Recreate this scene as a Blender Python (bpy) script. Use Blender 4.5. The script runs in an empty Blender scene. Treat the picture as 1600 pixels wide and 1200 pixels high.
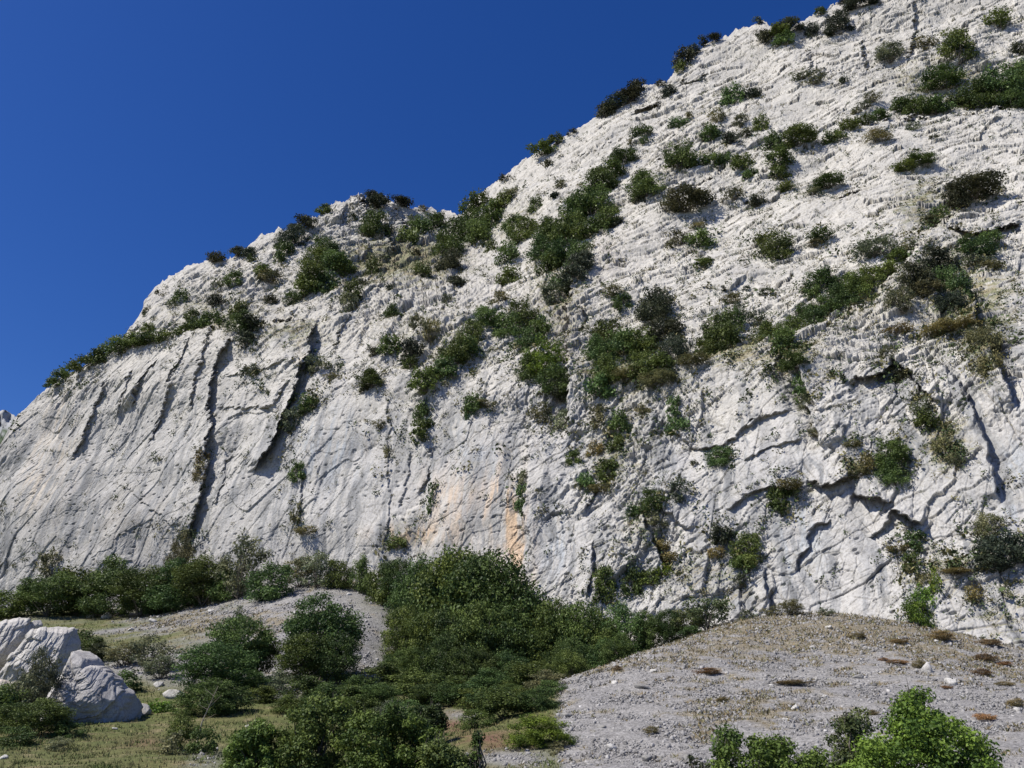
import bpy, math, random
import numpy as np
from mathutils import Vector
rad = math.radians
SC = bpy.context.scene
COL = SC.collection

# ------------------------------------------------------------------ camera
F, CX, CY = 1256.0, 800.0, 600.0            # focal length in photo pixels, centre
PITCH = math.atan((1135 - CY) / F)
CAM = np.array([0.0, 0.0, 1.7])
cam_data = bpy.data.cameras.new('camera')
cam = bpy.data.objects.new('camera', cam_data)
COL.objects.link(cam)
cam.location = CAM
cam.rotation_euler = (rad(90) + PITCH, 0, 0)
cam_data.sensor_width = 36
cam_data.lens = F / 1600 * 36
cam_data.clip_start = 0.1
cam_data.clip_end = 6000
SC.camera = cam
# ------------------------------------------------------------------ sky and sun
SUN_EL, SUN_AZ = rad(52), rad(-114)         # azimuth measured from +Y towards +X
world = bpy.data.worlds.new('World'); SC.world = world
world.use_nodes = True
wn = world.node_tree; wn.nodes.clear()
sky = wn.nodes.new('ShaderNodeTexSky'); sky.sky_type = 'NISHITA'; sky.sun_disc = False
sky.sun_elevation = SUN_EL; sky.sun_rotation = SUN_AZ
sky.altitude = 600; sky.air_density = 1.0; sky.dust_density = 0.6; sky.ozone_density = 6.0
bg = wn.nodes.new('ShaderNodeBackground'); bg.inputs['Strength'].default_value = 0.062
wo = wn.nodes.new('ShaderNodeOutputWorld')
hs = wn.nodes.new('ShaderNodeHueSaturation'); hs.inputs['Saturation'].default_value = 1.26; hs.inputs['Hue'].default_value = 0.517
wn.links.new(sky.outputs[0], hs.inputs['Color']); wn.links.new(hs.outputs[0], bg.inputs['Color']); wn.links.new(bg.outputs[0], wo.inputs['Surface'])
sd = np.array([math.sin(SUN_AZ) * math.cos(SUN_EL), math.cos(SUN_AZ) * math.cos(SUN_EL), math.sin(SUN_EL)])
sun_data = bpy.data.lights.new('sun', 'SUN'); sun_data.energy = 3.6; sun_data.angle = rad(0.5)
sun_data.color = (1.0, 0.94, 0.83)
sun = bpy.data.objects.new('sun', sun_data); COL.objects.link(sun)
sun.rotation_euler = Vector(sd).to_track_quat('Z', 'Y').to_euler()
SC.view_settings.view_transform = 'Standard'; SC.view_settings.look = 'None'
SC.view_settings.exposure = 0.84; SC.view_settings.gamma = 1.0
SC.view_settings.use_curve_mapping = False
SC.cycles.max_bounces = 5; SC.cycles.diffuse_bounces = 3; SC.cycles.transparent_max_bounces = 8

# ------------------------------------------------------------------ maths helpers
cp_, sp_ = math.cos(PITCH), math.sin(PITCH)
def raydir(px, py):
    u = (np.asarray(px, float) - CX) / F; v = (CY - np.asarray(py, float)) / F
    u, v = np.broadcast_arrays(u, v)
    return np.stack([u, cp_ - v * sp_, sp_ + v * cp_], -1)
def at(px, py, Y):
    d = raydir(px, py)
    return CAM + d * (np.asarray(Y) / d[..., 1])[..., None]
def project(P):
    q = P - CAM
    w = q[..., 1] * cp_ + q[..., 2] * sp_
    w = np.where(np.abs(w) < 1e-6, 1e-6, w)
    v = -q[..., 1] * sp_ + q[..., 2] * cp_
    return CX + F * q[..., 0] / w, CY - F * v / w, w
def sst(a, b, x):
    t = np.clip((x - a) / (b - a), 0, 1); return t * t * (3 - 2 * t)
class TPS:
    def __init__(s, pts, vals, lam=0.0, scale=100.0):
        s.sc = scale; s.p = np.array(pts, float) / scale; v = np.array(vals, float); n = len(v)
        d = np.linalg.norm(s.p[:, None] - s.p[None], axis=-1)
        K = np.where(d > 0, d * d * np.log(d + 1e-12), 0) + lam * np.eye(n)
        A = np.zeros((n + 3, n + 3)); A[:n, :n] = K; A[:n, n] = 1; A[:n, n + 1:] = s.p
        A[n, :n] = 1; A[n + 1:, :n] = s.p.T
        s.w = np.linalg.solve(A, np.concatenate([v, [0, 0, 0]]))
    def __call__(s, x, y):
        x = np.asarray(x, float) / s.sc; y = np.asarray(y, float) / s.sc
        out = s.w[-3] + s.w[-2] * x + s.w[-1] * y
        for (a, b), w in zip(s.p, s.w):
            r2 = (x - a) ** 2 + (y - b) ** 2
            out = out + w * 0.5 * r2 * np.log(r2 + 1e-12)
        return out
def _hash(ix, iy, seed):
    h = (ix.astype(np.int64) * 374761393 + iy.astype(np.int64) * 668265263 + seed * 974634777) & 0xffffffff
    h = ((h ^ (h >> 13)) * 1274126177) & 0xffffffff
    return (h ^ (h >> 16)) & 0xffffffff
def noise(x, y, seed=0):                     # gradient noise, about -1..1
    x = np.asarray(x, float); y = np.asarray(y, float)
    ix = np.floor(x); iy = np.floor(y); fx = (x - ix).astype(np.float32); fy = (y - iy).astype(np.float32)
    ix = ix.astype(np.int64); iy = iy.astype(np.int64)
    u = fx * fx * fx * (fx * (fx * 6 - 15) + 10); v = fy * fy * fy * (fy * (fy * 6 - 15) + 10)
    def g(a, b):
        t = _hash(ix + a, iy + b, seed).astype(np.float32) * (6.2831853 / 4294967296.0)
        return np.cos(t) * (fx - a) + np.sin(t) * (fy - b)
    n0 = g(0, 0) * (1 - u) + g(1, 0) * u; n1 = g(0, 1) * (1 - u) + g(1, 1) * u
    return (n0 * (1 - v) + n1 * v) * 1.5
def fbm(x, y, seed=0, oct=4, gain=0.5, lac=2.03):
    o = 0; a = 1.0; s = 0
    for k in range(oct):
        o = o + a * noise(x, y, seed + k * 17); s += a; a *= gain; x = x * lac + 3.7; y = y * lac + 1.3
    return o / s * 1.4
def voro(x, y, seed=0, jit=0.9):             # nearest jittered cell: (F1, F2, dx, dy, r1, r2, r3)
    ix = np.floor(x).astype(np.int64); iy = np.floor(y).astype(np.int64)
    fx = (x - ix).astype(np.float32); fy = (y - iy).astype(np.float32)
    f1 = np.full(fx.shape, 9.0, np.float32); f2 = f1.copy(); bx = np.zeros_like(f1); by = bx.copy(); hid = np.zeros(fx.shape, np.int64)
    for a in (-1, 0, 1):
        for b in (-1, 0, 1):
            h = _hash(ix + a, iy + b, seed)
            px = a + 0.5 + jit * ((h & 0xffff).astype(np.float32) / 65535 - 0.5) - fx
            py = b + 0.5 + jit * (((h >> 16) & 0xffff).astype(np.float32) / 65535 - 0.5) - fy
            d = np.sqrt(px * px + py * py)
            c = d < f1
            f2 = np.where(c, f1, np.minimum(f2, d)); f1 = np.where(c, d, f1)
            bx = np.where(c, px, bx); by = np.where(c, py, by); hid = np.where(c, h, hid)
    def r(k):
        q = (hid * (2654435761 + k * 40503 * 2)) & 0xffffffff; q = ((q ^ (q >> 15)) * 2246822519) & 0xffffffff
        return ((q ^ (q >> 13)) & 0xffff).astype(np.float32) / 65535
    return f1, f2, -bx, -by, r(1), r(2), r(3)
def facets(x, y, seed, tilt=0.8, off=0.6, bias=0.0):
    """height field of broken blocks: every cell is a tilted plane with an offset of its own"""
    f1, f2, dx, dy, r1, r2, r3 = voro(x, y, seed)
    return (r3 - 0.5) * 2 * off + dx * (r1 - 0.5) * 2 * tilt + dy * ((r2 - 0.5) * 2 * tilt - bias), f2 - f1
def poly_dist(px, py, pts):
    """signed distance (positive on the right of travel in y-down pixels) and parameter 0..1 along the polyline"""
    best = np.full(px.shape, 1e9, np.float32); sg = np.zeros_like(best); tt = np.zeros_like(best)
    pts = np.array(pts, float); L = np.linalg.norm(np.diff(pts, axis=0), axis=1); tot = L.sum(); acc = 0
    for (a, b), l in zip(zip(pts[:-1], pts[1:]), L):
        e = (b - a) / l; qx = px - a[0]; qy = py - a[1]
        s = np.clip(qx * e[0] + qy * e[1], 0, l)
        dx = qx - s * e[0]; dy = qy - s * e[1]; d = np.hypot(dx, dy)
        c = d < best
        cr = e[0] * qy - e[1] * qx
        best = np.where(c, d, best); sg = np.where(c, np.where(cr >= 0, 1, -1), sg); tt = np.where(c, (acc + s) / tot, tt)
        acc += l
    return best * sg, tt

# ------------------------------------------------------------------ mesh and object helpers
def mesh_np(name, V, Fq, mat=None, smooth=False, attrs=None):
    me = bpy.data.meshes.new(name)
    V = np.ascontiguousarray(V, np.float32).reshape(-1, 3); Fq = np.ascontiguousarray(Fq, np.int32)
    n, k = Fq.shape
    me.vertices.add(len(V)); me.vertices.foreach_set('co', V.ravel())
    me.loops.add(n * k); me.loops.foreach_set('vertex_index', Fq.ravel())
    me.polygons.add(n); me.polygons.foreach_set('loop_start', np.arange(0, n * k, k, dtype=np.int32))
    me.polygons.foreach_set('loop_total', np.full(n, k, np.int32))
    if smooth: me.polygons.foreach_set('use_smooth', np.ones(n, bool))
    me.update(calc_edges=True)
    for an, av in (attrs or {}).items():
        av = np.asarray(av, np.float32)
        if av.ndim > 1 and av.shape[-1] == 3:
            at_ = me.color_attributes.new(an, 'FLOAT_COLOR', 'POINT')
            c = np.ones((len(V), 4), np.float32); c[:, :3] = av.reshape(-1, 3); at_.data.foreach_set('color', c.ravel())
        else:
            at_ = me.attributes.new(an, 'FLOAT', 'POINT'); at_.data.foreach_set('value', av.ravel())
    if mat: me.materials.append(mat)
    return me
def link(name, data, parent=None, loc=None):
    o = bpy.data.objects.new(name, data); COL.objects.link(o)
    if parent: o.parent = parent
    if loc is not None: o.location = loc
    return o
def tag(o, label=None, cat=None, group=None, kind=None):
    if label: o['label'] = label
    if cat: o['category'] = cat
    if group: o['group'] = group
    if kind: o['kind'] = kind
    return o
def grid_faces(nr, nc):
    i = np.arange(nr - 1)[:, None] * nc + np.arange(nc - 1)[None]
    return np.stack([i, i + 1, i + nc + 1, i + nc], -1).reshape(-1, 4)

# ------------------------------------------------------------------ materials
def new_mat(name, rough=0.9):
    m = bpy.data.materials.new(name); m.use_nodes = True
    nt = m.node_tree; b = nt.nodes['Principled BSDF']; b.inputs['Roughness'].default_value = rough
    b.inputs['Specular IOR Level'].default_value = 0.2
    return m, nt, b
def N(nt, kind, **kw):
    n = nt.nodes.new(kind)
    for k, v in kw.items():
        if k in n.inputs: n.inputs[k].default_value = v
        else: setattr(n, k, v)
    return n
def mixc(nt, fac, a, b, mode='MIX'):
    n = nt.nodes.new('ShaderNodeMix'); n.data_type = 'RGBA'; n.blend_type = mode
    for s, v in ((n.inputs[0], fac), (n.inputs[6], a), (n.inputs[7], b)):
        if isinstance(v, bpy.types.NodeSocket): nt.links.new(v, s)
        elif isinstance(v, (int, float)): s.default_value = v
        else: s.default_value = (*v, 1)
    return n.outputs[2]
def ramp(nt, src, pts):
    r = nt.nodes.new('ShaderNodeValToRGB'); nt.links.new(src, r.inputs[0]); e = r.color_ramp.elements
    while len(e) < len(pts): e.new(0.5)
    for el, (p, c) in zip(e, pts):
        el.position = p; el.color = (*c, 1) if hasattr(c, '__len__') else (c, c, c, 1)
    return r.outputs[0]
def noise_tex(nt, scale, detail=6, rough=0.6, vec=None, dist=0.0):
    n = nt.nodes.new('ShaderNodeTexNoise'); n.inputs['Scale'].default_value = scale
    n.inputs['Detail'].default_value = detail; n.inputs['Roughness'].default_value = rough; n.inputs['Distortion'].default_value = dist
    if vec: nt.links.new(vec, n.inputs['Vector'])
    return n.outputs[0]
def world_pos(nt, scale=None, rot=None):
    g = nt.nodes.new('ShaderNodeNewGeometry'); v = g.outputs['Position']
    if scale or rot:
        m = nt.nodes.new('ShaderNodeMapping'); nt.links.new(v, m.inputs[0])
        if scale: m.inputs['Scale'].default_value = scale
        if rot: m.inputs['Rotation'].default_value = rot
        v = m.outputs[0]
    return v
def rock_material(name, bump=0.2, scale=1.0):
    m, nt, b = new_mat(name, 0.92)
    a = nt.nodes.new('ShaderNodeVertexColor'); a.layer_name = 'rock'
    p = world_pos(nt)
    n1 = noise_tex(nt, 1.1 * scale, 8, 0.65, p, 0.3)
    n2 = noise_tex(nt, 4.0 * scale, 8, 0.85, p)
    streak = noise_tex(nt, 0.9 * scale, 6, 0.6, world_pos(nt, (1.0, 1.0, 0.16)), 0.6)
    c = mixc(nt, ramp(nt, n1, [(0.35, 0.0), (0.7, 0.55)]), a.outputs[0], (0.80, 0.79, 0.77), 'MULTIPLY')
    c = mixc(nt, ramp(nt, n2, [(0.42, 1.0), (0.50, 0.0)]), c, (0.66, 0.65, 0.635), 'MULTIPLY')
    c = mixc(nt, ramp(nt, streak, [(0.5, 0.0), (0.68, 0.55)]), c, (0.80, 0.81, 0.84), 'MULTIPLY')
    nt.links.new(c, b.inputs['Base Color'])
    bn = nt.nodes.new('ShaderNodeBump'); bn.inputs['Strength'].default_value = bump; bn.inputs['Distance'].default_value = 0.30 / scale
    h = noise_tex(nt, 4.5 * scale, 10, 0.8, p, 0.8)
    nt.links.new(h, bn.inputs['Height'])
    nt.links.new(bn.outputs[0], b.inputs['Normal'])
    return m
def leaf_material(name, transl=0.25):
    m, nt, b = new_mat(name, 0.55)
    oi = nt.nodes.new('ShaderNodeObjectInfo')
    a = nt.nodes.new('ShaderNodeAttribute'); a.attribute_name = 'tint'
    c = mixc(nt, a.outputs['Fac'], (0.42, 0.50, 0.50), (1.62, 1.48, 1.25))
    c = mixc(nt, 1.0, oi.outputs['Color'], c, 'MULTIPLY')
    h = nt.nodes.new('ShaderNodeHueSaturation'); nt.links.new(c, h.inputs['Color'])
    mr = N(nt, 'ShaderNodeMapRange'); nt.links.new(oi.outputs['Random'], mr.inputs[0])
    mr.inputs[3].default_value = 0.68; mr.inputs[4].default_value = 1.32; nt.links.new(mr.outputs[0], h.inputs['Value'])
    nt.links.new(h.outputs[0], b.inputs['Base Color'])
    t = nt.nodes.new('ShaderNodeBsdfTranslucent'); nt.links.new(h.outputs[0], t.inputs['Color'])
    ms = nt.nodes.new('ShaderNodeMixShader'); ms.inputs[0].default_value = transl
    nt.links.new(b.outputs[0], ms.inputs[1]); nt.links.new(t.outputs[0], ms.inputs[2])
    nt.links.new(ms.outputs[0], nt.nodes['Material Output'].inputs['Surface'])
    return m
M_ROCK = rock_material('limestone')
M_BOULDER = rock_material('boulder_limestone', 0.45, 2.6)
M_LEAF = leaf_material('leaves')
M_BARK, _nt, _b = new_mat('bark', 0.95)
_c = ramp(_nt, noise_tex(_nt, 9, 5, 0.6, world_pos(_nt)), [(0.35, (0.07, 0.06, 0.05)), (0.7, (0.20, 0.18, 0.155))])
_nt.links.new(_c, _b.inputs['Base Color'])

# ------------------------------------------------------------------ the ground height
GC = [  # photo pixel and distance of points on the ground
 (0,1190,26),(300,1190,26),(600,1195,26),(0,1150,34),(250,1135,38),(450,1128,40),(700,1140,36),(-150,1150,34),(-150,1050,60),
 (0,1060,56),(120,1050,56),(220,1050,56),(340,1050,56),(440,1060,54),(560,1040,56),(0,1000,74),(170,995,74),(300,962,80),(430,935,76),(530,906,80),(590,925,78),(640,975,70),
 (430,1000,64),(560,990,66),(0,965,90),(150,965,90),(260,955,92),(400,915,92),(-200,1000,90),(-200,960,110),
 (700,1100,44),(760,1090,52),(830,1085,56),(850,1092,48),(950,1065,57),(640,1075,52),(700,1082,64),(770,1070,72),(1050,1010,60),(640,1040,66),
 (1250,958,57),(1150,972,56),(1350,962,56),(1450,980,52),(1600,1022,47),(1750,1070,44),
 (1100,990,50),(1000,1019,46),(930,1046,42),(890,1085,36),(880,1130,30),(880,1195,24),(1050,1195,23),(1250,1195,22),(1500,1195,20),(1700,1195,20),
 (1150,1090,34),(1350,1090,33),(1550,1100,30),(1250,1030,43),(1450,1040,40),(1000,1100,33),(790,1120,36)]
_gp = np.array([at(a, b, y) for a, b, y in GC])
_ex = np.array([(0,8,0.2),(-40,8,0.2),(40,8,0.0),(0,-30,0),(-80,0,0),(80,0,0),(90,60,6),(-110,60,4),(-130,110,12),(0,150,26),(100,150,26),(-120,150,26),(0,100,18),(60,80,14)], float)
_gp = np.concatenate([_gp, _ex])
_gt = TPS(_gp[:, :2], _gp[:, 2], lam=0.004, scale=30.0)
def ground_z(x, y):
    x = np.asarray(x, float); y = np.asarray(y, float)
    z = _gt(np.clip(x, -140, 140), np.clip(y, -40, 170))
    r = np.hypot(x, y - 40)
    return z * (1 - sst(130, 260, r))

# ------------------------------------------------------------------ the cliff
CREST = [(-260,960),(-120,830),(-50,750),(0,697),(10,674),(22,655),(60,614),(90,592),(150,562),(195,524),(215,496),(228,470),(240,450),(262,432),(300,415),(330,403),
 (360,402),(385,388),(400,372),(420,363),(450,357),(472,352),(490,338),(515,318),(540,308),(562,300),(585,303),(602,306),(622,316),(645,322),(680,323),(700,329),(722,330),
 (742,306),(760,290),(782,276),(800,262),(830,240),(850,230),(880,210),(905,196),(930,182),(960,166),(985,146),(1000,136),(1022,129),(1040,127),(1056,108),
 (1070,92),(1090,76),(1112,64),(1130,56),(1150,45),(1168,42),(1180,34),(1192,31),(1204,38),(1222,42),(1240,38),(1255,27),(1270,22),(1290,12),(1310,4),(1345,-10),(1400,-40),(1500,-70),(1900,-120)]
BASEL = [(-260,1040),(0,1010),(200,1000),(420,965),(560,975),(640,1090),(860,1110),(1000,1080),(1150,1010),(1300,990),(1450,1010),(1600,1060),(1900,1110)]
DC = [(-250,1000,125),(-250,850,128),(0,950,104),(0,800,108),(0,700,112),(100,900,99),(100,750,103),(100,610,110),
 (250,950,94),(250,750,97),(250,600,102),(250,520,107),(250,440,118),(400,900,86),(400,700,91),(400,520,98),(400,450,109),(400,370,122),
 (560,900,80),(560,700,84),(560,580,90),(560,450,104),(560,390,119),(560,300,128),(700,1000,72),(700,800,76),(700,600,82),(700,450,100),(700,400,120),(700,330,138),
 (830,1000,67),(830,650,76),(830,500,88),(830,400,104),(830,300,120),(830,240,130),(1000,1030,62),(1000,700,69),(1000,570,76),(1000,400,92),(1000,250,110),(1000,140,124),
 (1200,980,58),(1200,700,63),(1200,560,68),(1200,400,84),(1200,200,104),(1200,40,120),(1400,980,54),(1400,700,58),(1400,500,66),(1400,300,84),(1400,150,99),(1400,-40,115),
 (1600,1040,49),(1600,700,53),(1600,500,60),(1600,300,78),(1600,150,94),(1600,-80,110),(1900,1090,44),(1900,600,50),(1900,300,74),(1900,-120,104)]
_dt = TPS([p[:2] for p in DC], [p[2] for p in DC], lam=0.01, scale=400.0)
# corners and ledges: points, then (out on the lower/left side, its width px, out on the upper/right side, its width px)
STEPS = [
 ([(498,492),(488,520),(472,560),(460,600),(445,645),(425,700),(400,745)], 1.9, 60, -1.2, 22),
 ([(372,512),(350,545),(330,570),(322,600),(322,640),(326,690),(322,740),(316,790),(296,835),(280,850)], 1.2, 50, -0.8, 24),
 ([(172,592),(158,625),(140,660),(122,690),(108,725)], 0.6, 30, -0.35, 16),
 ([(300,520),(285,560),(270,600),(245,650),(225,700)], 0.5, 26, -0.4, 16),
 ([(338,512),(320,545),(300,590),(290,640)], 0.5, 16, -0.4, 14),
 ([(-40,720),(60,612),(150,562),(210,532),(270,520),(345,508),(395,502),(440,498),(500,490)], 1.6, 60, -3.0, 90),
 ([(500,600),(560,585),(620,580),(700,590)], 0.9, 60, -1.5, 40),
 ([(560,300),(590,345),(605,360),(620,400)], 2.4, 40, -1.5, 14),
 ([(610,312),(628,345),(640,375)], 1.8, 26, -1.0, 14),
 ([(470,350),(520,368),(600,372),(680,360),(730,335)], -0.5, 30, -0.6, 30),
 ([(640,620),(665,560),(700,520),(720,480)], 0.7, 50, -0.8, 20),
 ([(670,700),(668,745),(650,790),(625,815)], -0.5, 14, 0.3, 20),
 ([(612,600),(606,650),(604,720),(612,800),(600,860)], 0.15, 30, -0.2, 12),
 ([(905,380),(890,450),(885,520),(890,600),(880,680)], -1.5, 40, 2.0, 60),
 ([(830,640),(826,700),(822,800),(835,930)], -0.8, 20, 0.8, 40),
 ([(930,590),(1000,575),(1060,572),(1120,560),(1180,545),(1250,520),(1310,490),(1370,462),(1430,395),(1480,340),(1560,318),(1620,310)], 2.2, 70, -3.0, 60),
 ([(1040,330),(1120,270),(1200,235),(1300,205),(1420,182),(1520,176),(1620,165)], 1.2, 70, -1.8, 50),
 ([(900,360),(960,290),(1010,262),(1060,235)], 0.8, 40, -1.4, 40),
 ([(1230,92),(1300,118),(1390,98),(1460,92),(1540,70),(1620,58)], 0.8, 50, -1.4, 40),
 ([(735,330),(800,300),(900,250),(990,205)], 0.5, 40, -0.5, 40),
 ([(1490,400),(1510,450),(1530,510),(1556,580),(1590,650)], 1.3, 30, -1.4, 26),
 ([(1220,560),(1250,610),(1270,660),(1290,710)], -1.0, 30, 0.8, 40),
 ([(1240,560),(1262,610),(1282,650)], -0.4, 20, 0.5, 30),
 ([(1020,640),(1080,700),(1130,690),(1190,650),(1250,640)], -0.25, 30, 0.45, 50),
 ([(1000,800),(1020,840),(1035,890)], 0.8, 40, -0.5, 16),
 ([(1335,595),(1352,600),(1375,588),(1396,570)], -0.9, 26, 1.0, 14),
 ([(1388,562),(1412,575),(1432,600),(1452,620),(1476,640)], -1.0, 22, 1.0, 18),
 ([(1262,748),(1285,758),(1310,752),(1332,745)], -0.8, 16, 0.9, 20),
 ([(1332,768),(1352,778),(1372,775),(1395,783)], -0.9, 16, 0.9, 20),
 ([(1392,790),(1415,800),(1437,815)], -1.1, 14, 1.2, 14),
 ([(1300,805),(1272,815),(1258,835),(1262,850),(1246,868),(1240,890)], 0.35, 12, -0.5, 10),
 ([(1355,840),(1385,815),(1395,800)], -0.4, 10, 0.4, 12),
 ([(990,180),(1010,172),(1035,162)], -1.0, 16, 1.0, 20),
 ([(1062,122),(1080,128),(1105,118)], -0.7, 12, 0.7, 16),
 ([(1312,312),(1330,305),(1346,303)], -0.8, 12, 0.8, 14),
 ([(1450,345),(1480,352),(1500,366),(1540,362),(1600,352)], -1.2, 22, 1.2, 20),
 ([(1345,60),(1350,90),(1352,112)], 0.6, 16, -0.6, 14),
 ([(1425,0),(1432,40),(1422,88)], 0.5, 24, -0.7, 10),
 ([(1262,85),(1266,100),(1268,115)], 0.5, 8, -0.6, 8),
 ([(905,480),(912,492),(906,510),(895,520)], -0.6, 8, -1.6, 10),
 ([(330,630),(400,635),(440,640)], -0.25, 14, 0.3, 20),
 ([(340,585),(380,575),(420,570),(450,555)], -0.2, 10, 0.35, 16),
 ([(400,640),(425,625),(445,590)], -0.3, 14, 0.4, 20),
 ([(900,745),(925,765),(915,800)], 0.5, 20, -0.4, 16),
 ([(985,675),(1000,650),(1030,640)], 0.5, 20, -0.5, 14),
 ([(355,700),(345,730),(352,760),(340,800)], 0.35, 16, -0.25, 12),
 ([(640,700),(632,740),(628,775),(624,800)], 0.2, 12, -0.2, 10),
 ([(672,690),(668,730),(650,770)], 0.4, 14, -0.4, 10),
 ([(250,560),(225,600),(205,640)], 0.6, 18, -0.4, 14),
 ([(210,580),(196,615),(180,650)], 0.4, 14, -0.3, 10),
 ([(560,450),(545,500),(520,545)], 0.5, 20, -0.4, 14),
 ([(700,430),(690,470),(680,500)], 0.5, 20, -0.3, 14),
 ([(470,740),(472,780),(470,820)], 0.3, 10, -0.3, 10),
 ([(1460,560),(1500,600),(1540,690),(1560,780)], 0.7, 40, -0.5, 30),
 ([(1130,800),(1180,770),(1250,760)], -0.3, 20, 0.4, 30),
 ([(1190,880),(1196,930),(1200,960)], 0.4, 16, -0.3, 12),
 ([(930,850),(926,900),(920,940)], 0.5, 22, -0.4, 16),
 ([(1080,830),(1040,800),(1030,770)], 0.4, 22, -0.4, 16),
 ([(1160,725),(1200,700),(1260,690)], -0.15, 14, 0.3, 24),
]
def build_depth():
    pxs = np.concatenate([np.linspace(-260, -40, 56)[:-1], np.linspace(-40, 1640, 1780)[:-1], np.linspace(1640, 1900, 60)])
    NR = 1080
    cr = np.interp(pxs, *zip(*CREST)); bs = np.interp(pxs, *zip(*BASEL))
    jag = fbm(pxs / 22, pxs * 0, 5, 4, 0.6) * 3.6 - np.abs(noise(pxs / 13, pxs * 0 + 3, 8)) * 3.0 + (facets(pxs / 8.0, pxs * 0, 9, 0.9, 1.0)[0]) * 1.2 + 1.5
    jag = jag * np.interp(pxs, [0, 60, 120, 330, 450, 500, 690, 720, 760, 940, 1000, 1900], [.5, .6, .9, 1.4, 1.7, 2.4, 2.2, 1.4, 1.0, 1.0, 1.6, 1.5])
    cr = cr + jag
    t = np.linspace(0, 1, NR)[:, None]
    PX = np.broadcast_to(pxs[None], (NR, len(pxs))); PY = bs[None] + (cr - bs)[None] * t
    # smooth surface on a coarse lattice, then bilinear
    gx = np.arange(-270, 1921, 10.0); gy = np.arange(-140, 1131, 10.0)
    G = _dt(*np.meshgrid(gx, gy))
    fx = (PX - gx[0]) / 10; fy = (PY - gy[0]) / 10; ix = np.clip(fx.astype(int), 0, len(gx) - 2); iy = np.clip(fy.astype(int), 0, len(gy) - 2)
    fx = fx - ix; fy = fy - iy
    Y0 = (G[iy, ix] * (1 - fx) + G[iy, ix + 1] * fx) * (1 - fy) + (G[iy + 1, ix] * (1 - fx) + G[iy + 1, ix + 1] * fx) * fy
    P0 = at(PX, PY, Y0)
    s = P0[..., 0] - 0.25 * P0[..., 1]; u = P0[..., 2] + 0.55 * P0[..., 1]      # coordinates along the face, metres
    du = np.gradient(P0, axis=1); dv = np.gradient(P0, axis=0)
    NM = np.cross(du, dv); NM /= np.linalg.norm(NM, axis=-1, keepdims=True) + 1e-9
    if NM[NR // 2, 800, 1] > 0: NM = -NM
    # steps drawn through a warped picture of the wall so that they break irregularly
    WX = PX + fbm(s / 5.0, u / 5.0, 40, 4) * 6 + fbm(s / 1.1, u / 1.1, 44, 3) * 4
    WY = PY + fbm(s / 5.0, u / 5.0, 41, 4) * 6 + fbm(s / 1.1, u / 1.1, 45, 3) * 4
    WX = WX + fbm(s / 0.7, u / 0.7, 46, 3) * 3.0; WY = WY + fbm(s / 0.7, u / 0.7, 47, 3) * 3.0
    D = np.zeros_like(Y0)
    for pts, hp, wp, hn, wn_ in STEPS:
        a = np.array(pts); m = max(wp, wn_) * 3.2 + 20
        c0, c1 = np.searchsorted(pxs, [a[:, 0].min() - m, a[:, 0].max() + m])
        sl = (slice(None), slice(c0, c1))
        d, tt = poly_dist(WX[sl], WY[sl], pts)
        tp = sst(0, 0.12, tt) * sst(0, 0.12, 1 - tt)
        S = sst(-1.8, 1.8, d)
        D[sl] += -tp * (hp * S * np.exp(-np.maximum(d, 0) / wp) + hn * (1 - S) * np.exp(-np.maximum(-d, 0) / wn_))
    P1 = at(PX, PY, Y0 + D)
    # roughness regions: blobs (px, py, rx, ry, amount) change how broken the rock is
    R = np.full(Y0.shape, 0.52) + 0.32 * fbm(s / 12, u / 12, 60, 3)
    for bx, by, rx, ry, am in [(600,480,130,60,.45),(620,400,120,40,.55),(880,480,70,100,.4),(1000,620,110,60,.55),(350,450,80,50,.35),(560,330,80,40,.5),(690,520,100,70,.35),
            (1100,230,120,60,.35),(1300,480,120,60,.45),(1420,580,120,90,.3),(1530,110,90,50,.45),(930,760,90,110,.35),(1530,420,90,70,.35),(1000,870,60,60,.35),(1480,880,110,70,.3),(1130,900,70,60,.4),
            (1300,165,120,30,-.4),(1420,225,110,24,-.35),(1180,620,70,60,-.4),(1310,370,120,60,-.3),(1150,380,60,60,-.25),(200,750,170,120,-.4),(380,640,60,90,-.4),(560,700,100,110,-.4),(740,760,100,100,-.4),(430,800,90,80,-.3),(900,800,50,80,-.2),(1540,750,70,90,-.15),(1250,90,60,40,-.25),(960,220,80,30,-.3),(60,780,60,120,-.45),(930,850,60,50,-.2)]:
        R += am * np.exp(-((PX - bx) / rx) ** 2 - ((PY - by) / ry) ** 2)
    R -= 0.13 * sst(980, 1180, PX) * sst(560, 420, PY) + 0.10 * sst(1000, 1150, PX) * sst(560, 700, PY)
    R = np.clip(R, 0.08, 1.3)
    def rot(a, x, y):
        c, sn = math.cos(a), math.sin(a); return x * c + y * sn, -x * sn + y * c
    w0s, w0u = fbm(s / 8, u / 8, 18, 2) * 0.15, fbm(s / 8, u / 8, 19, 2) * 0.15
    f18, e18 = facets((s + fbm(s / 9, u / 9, 13, 3) * 4) / 15, (u + fbm(s / 9, u / 9, 14, 3) * 4) / 19, 15, 1.9, 0.5)
    H = fbm(s / 17, u / 17, 1, 3) * 1.2 + facets(s / 11 + w0s, u / 13 + w0u, 801, 1.1, 0.0)[0] * 0.22 + f18 * 0.06 + fbm(s / 6, u / 8, 2, 3) * 0.35 * (0.5 + R)
    w1s, w1u = fbm(s / 3.2, u / 3.2, 11, 4), fbm(s / 3.2, u / 3.2, 12, 4)
    w2s, w2u = fbm(s / 0.8, u / 0.8, 16, 2), fbm(s / 0.8, u / 0.8, 17, 2)
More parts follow.
